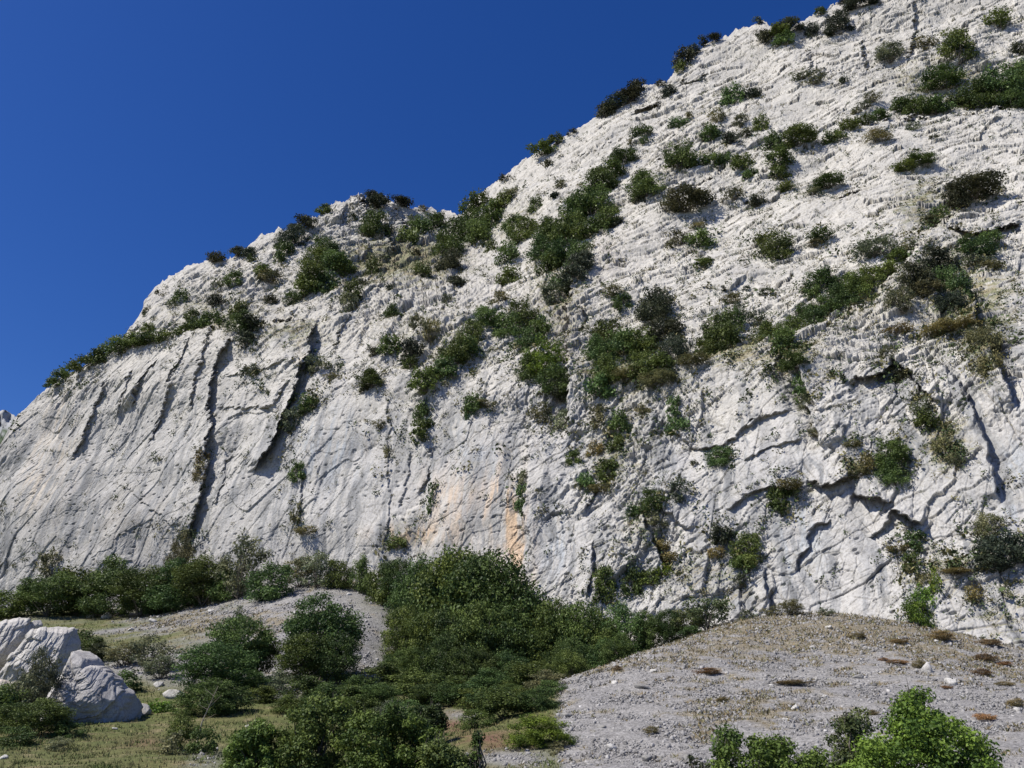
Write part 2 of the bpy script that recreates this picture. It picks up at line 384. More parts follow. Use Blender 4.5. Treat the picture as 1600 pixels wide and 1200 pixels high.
    # weight of the three joint directions
    wa = sst(900, 300, PX) * sst(330, 520, PY)                 # steep slanting joints on the left wall
    wb = sst(700, 1050, PX) * sst(700, 480, PY)                # bedding rising gently to the right on the upper right
    wb = np.maximum(wb, sst(600, 1000, PX) * 0.35)
    wc = np.clip(1 - wa - wb, 0.12, 1)
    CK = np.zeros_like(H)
    for wgt, ang, ax, ay, sd0 in ((wa, rad(64), 1.0, 0.42, 100), (wb, rad(22), 1.0, 0.42, 200), (wc, rad(76), 1.0, 0.55, 300)):
        h = 0
        for k, (sc_, am, wl, cw) in enumerate(((7.5, 0.50, 0.16, 0.055), (3.1, 0.34, 0.09, 0.05), (1.35, 0.20, 0.03, 0.045), (0.62, 0.11, 0.0, 0.0), (0.30, 0.055, 0.0, 0.0))):
            x, y = rot(ang + (0, 0.12, -0.15, 0.2, 0)[k], s + w1s * wl, u + w1u * wl)
            f, e = facets(x * ax / sc_, y / (sc_ * ay), sd0 + k, (0.7, 0.85, 0.95, 1.0, 1.0)[k], 0.5, (0.8, 0.5, 0.4, 0.2, 0)[k])
            sparse = sst(0.0, 0.35, noise(s / (4 + k) + k, u / (4 + k), 500 + k + sd0) * 0.8 + (R - 0.58) * 1.5)
            pres = sst((-0.25, -0.1, 0.0, 1, 1)[k], (0.0, 0.15, 0.2, 2, 2)[k], fbm(s / 2.4 + 7 * k, u / 2.4, 540 + k + sd0, 2)) * (0.45 if sd0 == 100 else 1)
            h = h + am * f * ((0.30, 0.10, 0.14, 0.26, 0.40)[k] + (0.7, 0.90, 0.86, 0.74, 0.60)[k] * sparse) * (0.40 + 0.8 * R)
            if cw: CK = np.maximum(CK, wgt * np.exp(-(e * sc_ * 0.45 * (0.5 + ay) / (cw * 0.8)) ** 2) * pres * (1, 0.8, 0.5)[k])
            if cw: h = h - np.exp(-(e * sc_ * 0.45 * (0.5 + ay) / cw) ** 2) * (0.32, 0.24, 0.20)[k] * pres * (0.45 + 0.55 * sparse)
        # lips: short overhanging flakes that throw a dash of shadow
        for k, (sc_, am, lx, lw, thr) in enumerate(((4.2, 0.50, 0.20, 0.07, 0.70), (1.9, 0.32, 0.20, 0.08, 0.64), (0.95, 0.18, 0.20, 0.10, 0.58))):
            x, y = rot(ang - rad(14), s + w1s * 0.2 + w2s * 0.05, u + w1u * 0.2 + w2u * 0.05)
            f1, f2, dx, dy, r1, r2, r3 = voro(x / sc_, y / (sc_ * 0.6), sd0 + 40 + k, 0.8)
            dy = dy + 0.25 * (r1 - 0.5) * dx
            prof = np.where(dy > 0, -0.9 * np.exp(-dy / lw), np.exp(dy / (lw * 1.2))) * (1 if ang > 1 else -1)
            h = h + am * (r3 > thr) * (r2 * 0.8 + 0.4) * np.exp(-(dx / lx) ** 2 * (1 + 2 * r1)) * prof * (0.18 + 0.75 * R) * sst(-0.25, 0.25, noise(s / 5 + k, u / 5, 640 + k + sd0)) * sst(0.0, 0.12, f2 - f1)
        H = H + wgt * h
    # bedding: long thin overhung lines rising gently to the right over the slabs
    for q, (gap, an, am) in enumerate(((4.8, 20, 0.40), (2.3, 26, 0.22))):
        yb = rot(rad(an), s, u)[1] / gap + 0.8 * fbm(s / 9, u / 9, 810 + q, 4) + 0.05 * fbm(s / 0.8, u / 0.8, 815 + q, 2)
        fr = yb - np.round(yb); row = np.round(yb)
        pres = sst(0.10, 0.22, noise(s / 4.0 + row * 3.7, row * 1.7, 820 + q)) * np.clip(wb + 0.12, 0, 1)
        H = H + am * pres * np.where(fr > 0, np.exp(-fr / 0.16), -0.7 * np.exp(fr / 0.06)) * sst(0.5, 0.42, np.abs(fr))
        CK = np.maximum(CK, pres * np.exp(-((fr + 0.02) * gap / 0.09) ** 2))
    rg = 1 - np.abs(fbm(s / 1.8 + w1s, u / 2.4 + w1u, 21, 4, 0.6)) * 2
    H += 0.04 * (rg - 0.5) * (0.2 + R) + 0.02 * fbm(s / 0.5, u / 0.5, 25, 3) * (0.5 + R)
    f1, f2, *_r = voro(s / 1.6 + w1s * 0.3 + 9, u / 0.9, 900, 1.0)
    H -= 0.30 * np.exp(-(f1 / 0.10) ** 2) * (_r[2] > 0.72)
    fade = sst(0.0, 0.03, 1 - t)
    P = P1 + NM * (H * (0.4 + 0.6 * fade))[..., None]
    return pxs, PX, PY, P, NM, s, u, R, CK
CPX, PXg, PYg, CP, CNM, CS, CU, CR_, CK_ = build_depth()
SPX, SPY, SW = project(CP)                    # where every point of the face lands, used to seat the plants on it
# colour of the stone itself: stains, tufa streaks, iron-orange patches, soil and dry grass on the ledges
def cliff_colour():
    b = 0.505 + 0.05 * fbm(CS / 9, CU / 9, 31, 4) + 0.035 * fbm(CS / 1.5, CU / 1.5, 33, 4)
    c = np.stack([b * 1.01, b * 0.98, b * 0.925], -1)
    def patch(mask, col, k=1.0):
        nonlocal c
        m = np.clip(mask * k, 0, 1)[..., None]; c = c * (1 - m) + np.array(col) * m
    def blob(bx, by, rx, ry): return np.exp(-((PXg - bx) / rx) ** 2 - ((PYg - by) / ry) ** 2)
    n1 = fbm(CS / 4, CU / 6, 35, 5, 0.6) + 0.5 * fbm(CS / 13, CU / 13, 53, 3); n2 = fbm(CS / 0.9, CU / 7.0, 36, 4, 0.6); n3 = fbm(CS / 2.0, CU / 2.0, 37, 5, 0.65)
    grey = sst(500, 760, PYg) * 0.7 + sst(1400, 1560, PXg) * sst(380, 480, PYg) * 0.3
    patch(np.clip(grey + n1 * 0.5, 0, 0.8), (0.435, 0.43, 0.43))
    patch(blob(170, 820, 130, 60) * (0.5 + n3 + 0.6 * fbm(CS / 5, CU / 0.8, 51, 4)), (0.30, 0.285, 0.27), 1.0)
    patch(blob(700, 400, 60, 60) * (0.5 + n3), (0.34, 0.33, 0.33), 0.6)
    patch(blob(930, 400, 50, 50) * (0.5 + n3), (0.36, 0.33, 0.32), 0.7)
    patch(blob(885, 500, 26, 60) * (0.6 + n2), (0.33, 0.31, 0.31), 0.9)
    patch((blob(735, 740, 50, 70) + blob(815, 880, 30, 70) + blob(1240, 830, 40, 90) + blob(1590, 760, 40, 80) + blob(520, 700, 60, 60)+ blob(870, 850, 20, 60)) * sst(-0.1, 0.3, n2), (0.34, 0.38, 0.43), 0.75)
    patch((blob(790, 800, 26, 75) + blob(722, 790, 50, 55) * 0.75 + blob(645, 836, 50, 14) * 1.2 + blob(664, 758, 8, 22) + blob(810, 860, 20, 50)) * sst(-0.42, 0.28, fbm(CS / 1.3, CU / 9.0, 50, 4, 0.6) + 0.3 * n3 + 0.0), (0.56, 0.42, 0.30), 0.9)
    patch((blob(95, 670, 26, 70) + blob(60, 740, 25, 60) + blob(740, 820, 60, 60) * 0.5 + blob(1580, 880, 30, 60) * .6 + blob(470, 580, 10, 40)) * sst(-0.3, 0.4, n2), (0.62, 0.53, 0.42), 0.6)
    n5 = fbm(CS / 1.5 + 0.4 * fbm(CS / 5, CU / 5, 52, 2), CU / 18.0, 48, 5, 0.68); n6 = fbm(CS / 7, CU / 9, 49, 3)
    wz = np.clip(sst(540, 680, PYg) * (0.55 + n6) + blob(1560, 560, 60, 120) * 0.8 + blob(1430, 680, 120, 140) * 0.35, 0, 1)
    patch(sst(-0.02, 0.14, n5) * np.clip(wz * 1.5, 0, 1), (0.27, 0.278, 0.292), 0.8)
    patch(sst(0.12, 0.3, n2 * 0.4 + n5 * 0.6) * np.clip(wz * 1.3, 0, 1), (0.18, 0.185, 0.195), 0.7)
    patch(sst(0.15, 0.6, n3), (0.36, 0.355, 0.34), 0.7)
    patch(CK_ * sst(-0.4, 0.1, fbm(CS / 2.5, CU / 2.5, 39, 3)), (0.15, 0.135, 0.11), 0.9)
    # ledges: soil, dead grass
    dz = np.gradient(CP, axis=0); dx = np.gradient(CP, axis=1)
    n = np.cross(dx, dz); n /= np.linalg.norm(n, axis=-1, keepdims=True) + 1e-9
    if n[450, 700, 1] > 0: n = -n
    flat = n[..., 2]
    zone = np.zeros_like(flat)
    for q in [(620,410,110,45,1.),(540,430,70,40,.5),(690,540,120,60,.5),(870,470,60,130,.6),(1000,590,120,40,.8),(960,700,60,90,.6),(1480,120,130,40,.7),(1240,570,70,50,.6),(1500,470,90,90,.8),(1540,560,30,60,.9),
              (1480,700,50,50,.8),(1350,470,120,60,.5),(460,520,90,30,.6),(330,490,130,40,.5),(1100,240,130,50,.35),(1250,300,130,40,.3),(1440,330,60,60,.6),(1350,730,50,24,.6),(1240,770,40,20,.5),
              (1100,900,110,60,.5),(1480,900,90,50,.5),(1560,960,60,50,.5),(1010,830,50,60,.5),(640,840,50,40,.6),(890,420,60,40,.5),(700,640,200,60,.25),(800,340,100,60,.5),(1150,560,80,30,.7),(320,800,30,70,.5),(470,830,30,30,.4)]:
        zone = np.maximum(zone, q[4] * blob(*q[:4]))
    n4 = fbm(CS / 1.2, CU / 0.8, 38, 5, 0.65)
    veg = sst(0.25, 0.75, zone * 1.2 + n4 * 0.45 + (flat - 0.45) * 0.7 - 0.12)
    gcol = np.where(n3[..., None] > 0.05, np.array([0.23, 0.20, 0.11]), np.array([0.16, 0.165, 0.075]))
    c = c * (1 - veg[..., None] * 0.85) + gcol * veg[..., None] * 0.85
    return np.clip(c, 0.02, 0.9), veg, n
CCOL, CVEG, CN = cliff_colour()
def cliff_object():
    NR, NC = PXg.shape
    # rows that carry the hill on behind the crest
    back = []
    top = CP[-1]; 
    for k, (dy, dz) in enumerate(((0.8, -0.1), (2.5, -0.5), (6, -1.5), (14, -4), (30, -11), (60, -26))):
        q = top.copy(); q[:, 1] += dy; q[:, 2] += dz + 0.5 * k ** 0.5 * fbm(CPX / 40, CPX * 0 + k, 77, 3) - 0.3; q[:, 2] = np.maximum(q[:, 2], -4); back.append(q)
    V = np.concatenate([CP.reshape(-1, 3), np.array(back).reshape(-1, 3)])
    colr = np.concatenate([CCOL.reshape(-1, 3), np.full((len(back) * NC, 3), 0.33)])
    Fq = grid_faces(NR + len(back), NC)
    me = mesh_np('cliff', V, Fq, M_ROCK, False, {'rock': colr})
    tag(link('cliff', me), kind='structure')
cliff_object()

# ------------------------------------------------------------------ ground, scree, meadow
def ground_object():
    xs = np.concatenate([[-2500, -900, -400, -220, -150], np.arange(-110, -80, 2.0), np.arange(-80, 62, 0.28), np.arange(62, 110, 2.0), [150, 220, 400, 900, 2500]])
    ys = np.concatenate([[-2500, -900, -300, -100, -40], np.arange(-20, 8, 2.0), np.arange(8, 60, 0.18), np.arange(60, 108, 0.28), np.arange(108, 170, 3.0), [230, 400, 900, 2500]])
    X, Y = np.meshgrid(xs, ys); Z = ground_z(X, Y)
    pts = np.stack([X, Y, Z], -1); px, py, w = project(pts)
    S = scree_mask(px, py, X, Y, w)
    Z = Z + (0.10 * fbm(X / 2.2, Y / 2.2, 301, 4) + 0.05 * fbm(X / 0.5, Y / 0.5, 302, 3)) * sst(200, 110, np.hypot(X, Y))
    c = ground_colour(px, py, X, Y, S)
    m, nt, b = new_mat('ground', 0.95)
    a = nt.nodes.new('ShaderNodeVertexColor'); a.layer_name = 'soil'
    sm = nt.nodes.new('ShaderNodeAttribute'); sm.attribute_name = 'scree'
    p = world_pos(nt)
    vo = nt.nodes.new('ShaderNodeTexVoronoi'); vo.inputs['Scale'].default_value = 9.0; nt.links.new(p, vo.inputs['Vector'])
    vo2 = nt.nodes.new('ShaderNodeTexVoronoi'); vo2.inputs['Scale'].default_value = 22.0; nt.links.new(p, vo2.inputs['Vector'])
    g1 = mixc(nt, 0.5, vo.outputs['Color'], vo2.outputs['Color'])
    bw = nt.nodes.new('ShaderNodeRGBToBW'); nt.links.new(g1, bw.inputs[0])
    peb = ramp(nt, bw.outputs[0], [(0.25, 0.62), (0.75, 1.35)])
    cs = mixc(nt, 1.0, a.outputs[0], peb, 'MULTIPLY')
    gr = ramp(nt, noise_tex(nt, 7, 6, 0.7, p), [(0.35, 0.6), (0.68, 1.35)])
    cg = mixc(nt, 1.0, a.outputs[0], gr, 'MULTIPLY')
    nt.links.new(mixc(nt, sm.outputs['Fac'], cg, cs), b.inputs['Base Color'])
    bn = nt.nodes.new('ShaderNodeBump'); bn.inputs['Strength'].default_value = 0.7; bn.inputs['Distance'].default_value = 0.12
    nt.links.new(mixc(nt, 0.5, g1, noise_tex(nt, 6, 8, 0.7, p)), bn.inputs['Height']); nt.links.new(bn.outputs[0], b.inputs['Normal'])
    me = mesh_np('ground', np.stack([X, Y, Z], -1), grid_faces(len(ys), len(xs)), m, True, {'soil': c, 'scree': S})
    tag(link('ground', me), kind='structure')
def scree_mask(px, py, X, Y, w):
    n = fbm(X / 5, Y / 5, 303, 4)
    right = sst(-6, 6, np.where(py < 1060, (px - np.interp(py, [950, 975, 1010, 1060], [1180, 1110, 960, 885])), px - 870) + n * 6) * (w < 64)
    left = sst(0, 1, 1.55 - np.hypot((px - 470) / 165, (py - 990) / 112) + n * 0.25) * (w > 46)
    left = np.maximum(left, sst(0, 1, 1.35 - np.hypot((px - 260) / 120, (py - 1040) / 36) + n * 0.5) * (w > 46))
    left = np.maximum(left, sst(0, 1, 1.25 - np.hypot((px - 330) / 200, (py - 965) / 46) + n * 0.7) * 0.95 * (w > 46))
    low = sst(0, 1, 1.2 - np.hypot((px - 800) / 90, (py - 1185) / 22) + n * 0.3)
    low = np.maximum(low, sst(0, 1, 1.0 - np.hypot((px - 320) / 60, (py - 1185) / 22) + n * 0.4) * 0.7)
    low = np.maximum(low, sst(0, 1, 1.1 - np.hypot((px - 715) / 40, (py - 1118) / 14) + n * 0.4) * 0.8)
    low = np.maximum(low, sst(0, 1, 1.2 - np.hypot((px - 440) / 40, (py - 1075) / 26) + n * 0.4) * 0.8)
    mid = 0.35 * sst(40, 60, w) * (0.5 + n)
    return np.clip(np.maximum.reduce([right, left, low, mid]), 0, 1)
def ground_colour(px, py, X, Y, S):
    n1 = fbm(X / 4, Y / 4, 311, 4); n2 = fbm(X / 1.3, Y / 1.3, 312, 4, 0.6); n3 = fbm(X / 9, Y / 9, 313, 3)
    def mixin(c, m, col): m = np.clip(m, 0, 1)[..., None]; return c * (1 - m) + np.array(col) * m
    g = np.broadcast_to(np.array([0.125, 0.125, 0.05]), X.shape + (3,)).copy()
    g = mixin(g, 0.5 + n1 * 0.8, (0.085, 0.105, 0.035)); g = mixin(g, sst(0.1, 0.6, n2), (0.19, 0.165, 0.09))
    def blob(bx, by, rx, ry): return np.exp(-((px - bx) / rx) ** 2 - ((py - by) / ry) ** 2)
    g = mixin(g, (blob(770, 1160, 50, 16) + blob(700, 1135, 30, 20) + blob(60, 1150, 50, 8) * .6 + blob(230, 1160, 60, 10) * .5) * (0.8 + n2), (0.17, 0.10, 0.07))
    s = np.broadcast_to(np.array([0.255, 0.248, 0.245]), X.shape + (3,)).copy()
    s = mixin(s, 0.5 + n1, (0.215, 0.21, 0.213)); s = mixin(s, sst(0.2, 0.7, n2) * 0.7, (0.29, 0.28, 0.275))
    dry = sst(0.05, 0.5, n2 * 0.8 + n3 * 0.3 + 0.75 * sst(1100, 965, py) * (px > 850) + 0.4 * (blob(1180, 1110, 110, 26) + blob(1120, 1140, 60, 20)+ blob(530, 912, 90, 12) + blob(330, 975, 120, 20) * 1.6) - 0.12)
    s = mixin(s, dry * 0.85, (0.205, 0.175, 0.12))
    return g * (1 - S[..., None]) + s * S[..., None]
ground_object()

# ------------------------------------------------------------------ far hill beyond the left end of the cliff
def far_hill():
    top = [(-400,560),(-250,600),(-120,628),(-60,640),(-20,645),(0,641),(14,643),(24,650),(60,690),(120,760),(200,840)]
    pxs = np.linspace(-400, 200, 260); tp = np.interp(pxs, *zip(*top)) + fbm(pxs / 12, pxs * 0, 700, 4) * 4
    t = np.linspace(0, 1, 90)[:, None]
    PY = 1120 + (tp[None] - 1120) * t; PX = np.broadcast_to(pxs[None], PY.shape)
    Y = 260 + 110 * t + 0 * PX + fbm(PX / 25, PY / 25, 701, 4) * 6 + facets(PX / 8, PY / 11, 703)[0] * 2.5
    P = at(PX, PY, Y)
    back = []
    for dy, dz in ((6, -2), (30, -12), (90, -50)):
        q = P[-1].copy(); q[:, 1] += dy; q[:, 2] += dz; back.append(q)
    n = fbm(PX / 16, PY / 10, 705, 4); g = sst(-0.1, 0.25, n + (PY - 672) / 40)[..., None]
    c = np.array([0.36, 0.37, 0.39]) * (1 - g) + np.array([0.07, 0.10, 0.06]) * g
    V = np.concatenate([P.reshape(-1, 3), np.array(back).reshape(-1, 3)]); c = np.concatenate([c.reshape(-1, 3), np.full((3 * 260, 3), 0.1)])
    tag(link('hill', mesh_np('hill', V, grid_faces(93, 260), M_ROCK, False, {'rock': c})), kind='structure')
far_hill()

# ------------------------------------------------------------------ foliage
def quads(cen, nrm, size, rng, aspect=0.55, fold=False):
    n = len(cen); nrm = nrm / (np.linalg.norm(nrm, axis=1, keepdims=True) + 1e-9)
    r = rng.normal(size=(n, 3)); a = np.cross(nrm, r); a /= np.linalg.norm(a, axis=1, keepdims=True) + 1e-9
    b = np.cross(nrm, a)
    L = (size * rng.uniform(0.6, 1.35, n))[:, None] * 0.5; W = L * aspect
    V = np.stack([cen - a * L, cen - b * W + nrm * W * 0.25, cen + a * L, cen + b * W + nrm * W * 0.25], 1)
    return V.reshape(-1, 3), np.arange(4 * n).reshape(n, 4)
def clumps(shape, nc, rng):
    out = []
    while len(out) < nc:
        p = rng.uniform(-1, 1, 3); r = np.linalg.norm(p)
        if r > 1 or (r < 0.45 and rng.random() < 0.6): continue
        x, y, z = p
        if shape == 'dome':
            q = np.array([x * 0.43, y * 0.43, abs(z) * 0.82 + 0.06])
        elif shape == 'oval': q = np.array([x * 0.40, y * 0.40, 0.52 + z * 0.40])
        elif shape == 'cone':
            k = 0.5 + z * 0.5; w = (1.05 - k) ** 0.8; q = np.array([x * 0.42 * w, y * 0.42 * w, 0.06 + k * 0.85])
        elif shape == 'sparse': q = np.array([x * 0.42, y * 0.42, 0.55 + z * 0.40])
        elif shape == 'pine':
            k = rng.integers(0, 5) / 5; q = np.array([x * 0.44 * (1 - k * 0.45), y * 0.44 * (1 - k * 0.45), 0.25 + k * 0.72 + z * 0.04])
        elif shape == 'flat': q = np.array([x * 0.45, y * 0.45, 0.35 + z * 0.28])
        out.append(q)
    return np.array(out)
def crown_mesh(name, shape, nc, nl, leaf, seed, cr=0.12, cen=None, aspect=0.6):
    rng = np.random.default_rng(seed)
    C = clumps(shape, nc, rng) if cen is None else cen
    rad_ = cr * rng.uniform(0.45, 1.35, len(C))
    per = rng.multinomial(nl, rad_ ** 2 / (rad_ ** 2).sum()); idx = np.repeat(np.arange(len(C)), per); n = len(idx)
    d = rng.normal(size=(n, 3)); d /= np.linalg.norm(d, axis=1, keepdims=True)
    rr = rad_[idx] * rng.uniform(0, 1, n) ** 0.45 * (1 + 0.35 * (rng.random(n) > 0.93))
    d2 = d.copy(); d2[:, 2] *= 0.75
    cenp = C[idx] + d2 * rr[:, None]
    nrm = d * 0.6 + rng.normal(size=(n, 3)) * 0.65 + np.array([0, 0, 0.45])
    V, Fq = quads(cenp, nrm, np.full(n, leaf), rng, aspect)
    ct = rng.uniform(0, 1, len(C)); tint = np.clip(0.5 + (ct[idx] - 0.5) * 0.95 + rng.normal(size=n) * 0.18, 0, 1)
    return mesh_np(name, V, Fq, M_LEAF, False, {'tint': np.repeat(tint, 4)}), C
def tubes(name, paths, mat, sides=5):
    V, Fq = [], []; off = 0
    for pts, rads in paths:
        pts = np.array(pts, float); n = len(pts)
        for i in range(n):
            t = pts[min(i + 1, n - 1)] - pts[max(i - 1, 0)]; t /= np.linalg.norm(t) + 1e-9
            a = np.cross(t, [0.3, 0.9, 0.1]); a /= np.linalg.norm(a) + 1e-9; b = np.cross(t, a)
            for k in range(sides):
                w = 2 * math.pi * k / sides; V.append(pts[i] + (a * math.cos(w) + b * math.sin(w)) * rads[i])
        for i in range(n - 1):
            for k in range(sides):
                k2 = (k + 1) % sides; Fq.append((off + i * sides + k, off + i * sides + k2, off + (i + 1) * sides + k2, off + (i + 1) * sides + k))
        off += n * sides
    return mesh_np(name, np.array(V), np.array(Fq), mat, True)
def stem_mesh(name, C, seed, r0=0.022, multi=False, nb=14):
    rng = np.random.default_rng(seed); paths = []
    fork = np.array([rng.normal() * 0.02, rng.normal() * 0.02, 0.18 if not multi else 0.03])
    if not multi: 
        top = np.array([0, 0, C[:, 2].max() * 0.8]); paths.append(([(0, 0, -0.03), fork * [1, 1, 0.5], fork, (fork + top) / 2 + rng.normal(size=3) * 0.02, top], [r0 * 1.3, r0, r0 * 0.85, r0 * 0.5, r0 * 0.15]))
    for i in rng.permutation(len(C))[:nb]:
        s0 = fork * rng.uniform(0.6, 1) if multi else fork + np.array([0, 0, 1]) * rng.uniform(0, 0.5) * max(0.0, C[i, 2] - fork[2]) 
        mid = (s0 + C[i]) / 2 + rng.normal(size=3) * 0.03 - np.array([0, 0, 0.02])
        paths.append(([s0, mid, C[i]], [r0 * 0.6, r0 * 0.4, r0 * 0.15]))
    return tubes(name, paths, M_BARK, 4)
PROTO = {}
def proto(kind, size, var):
    key = (kind, size, var)
    if key in PROTO: return PROTO[key]
    shape = {'G': ['dome', 'oval', 'dome'], 'D': ['dome', 'flat', 'pine'], 'O': ['sparse', 'dome', 'sparse'], 'B': ['dome', 'oval', 'dome'], 'C': ['cone', 'oval', 'cone'], 'P': ['pine', 'oval', 'pine'], 'Y': ['flat', 'dome', 'flat'], 'T': ['oval', 'oval', 'dome'], 'S': ['sparse', 'sparse', 'sparse']}[kind][var % 3]
    nl, leaf, nc, cr = {'xs': (320, 0.15, 12, 0.25), 's': (1500, 0.08, 32, 0.19), 'm': (5500, 0.045, 70, 0.14), 'l': (17000, 0.026, 150, 0.10), 'n': (40000, 0.0165, 240, 0.08)}[size]
    if kind in 'OS': nl = int(nl * 0.6); cr *= 0.85
    if kind == 'Y': nl = int(nl * 0.8)
    seed = sum(map(ord, kind + size)) * 7 + var * 31
    me, C = crown_mesh('foliage', shape, nc, nl, leaf, seed, cr)
    st = stem_mesh('stem', C, seed + 1, 0.016, multi=(kind not in 'CPT'), nb=16 if kind in 'OS' else 10) if size != 'xs' else None
    PROTO[key] = (me, st); return PROTO[key]
LEAFCOL = {'G': (0.078, 0.118, 0.038), 'D': (0.044, 0.054, 0.036), 'O': (0.125, 0.135, 0.08), 'B': (0.115, 0.18, 0.032), 'C': (0.068, 0.098, 0.038), 'P': (0.035, 0.048, 0.032), 'Y': (0.15, 0.14, 0.066), 'T': (0.078, 0.12, 0.038), 'S': (0.09, 0.12, 0.06)}
prng = random.Random(4)
def plant(name, kind, base, w, h, wpx, label, cat, group=None, d=None, part='foliage', stem='stem', lean=(0, 0), col=None):
    size = 'xs' if wpx < 20 else 's' if wpx < 42 else 'm' if wpx < 85 else 'l' if wpx < 190 else 'n'
    me, st = proto(kind, size, prng.randrange(3))
    base = [float(v) for v in base]
    c = col or LEAFCOL[kind]; j = prng.uniform(-0.16, 0.16); c = (c[0] * (1 + j), c[1], c[2] * (1 - j), 1)
    if st is None:
        o = link(name, me, None, base); o.scale = (w, d or w * 0.85, h); o.color = c; o.rotation_euler = (lean[0], lean[1], prng.uniform(0, 6.28))
        return tag(o, label, cat, group)
    w = max(w, 0.55 * h); d = max(d or 0, w * 0.85)
    e = link(name, None, None, base); e.rotation_euler = (lean[0], lean[1], prng.uniform(-0.6, 0.6) + prng.choice((0, math.pi))); e.scale = (w, d or w * 0.85, h)
    tag(e, label, cat, group)
    f = link(part, me, e); f.color = c
    link(stem, st, e)
    return e
# where a photo pixel meets the face of the cliff
_sub = (slice(None, None, 3), slice(None, None, 3))
_fx, _fy = SPX[_sub].ravel(), SPY[_sub].ravel(); _fp = CP[_sub].reshape(-1, 3)
def on_cliff(px, py):
    d = (_fx - px) ** 2 + (_fy - py) ** 2
    i = np.argpartition(d, 12)[:12]
    return _fp[i].mean(0)
def cliff_plant(px, py, w, h, kind, label, cat, group=None):
    P = on_cliff(px, py + h * 0.2); dist = (P[1] - CAM[1]) * cp_ + (P[2] - CAM[2]) * sp_
    W = w * 1.25 * dist / F; H = h * 1.42 * dist / F
    c = at(px, py, P[1]); base = P * 0.35 + c * 0.65; base[2] -= H * 0.5; base[1] -= 0.12 * W
    nm = {'Y': 'grass_clump', 'P': 'pine_tree', 'T': 'tree'}.get(kind, 'shrub')
    plant(nm, kind, base, W, H, w, label, cat, group, part='crown' if kind in 'PT' else 'foliage', stem='trunk' if kind in 'PT' else 'stem')

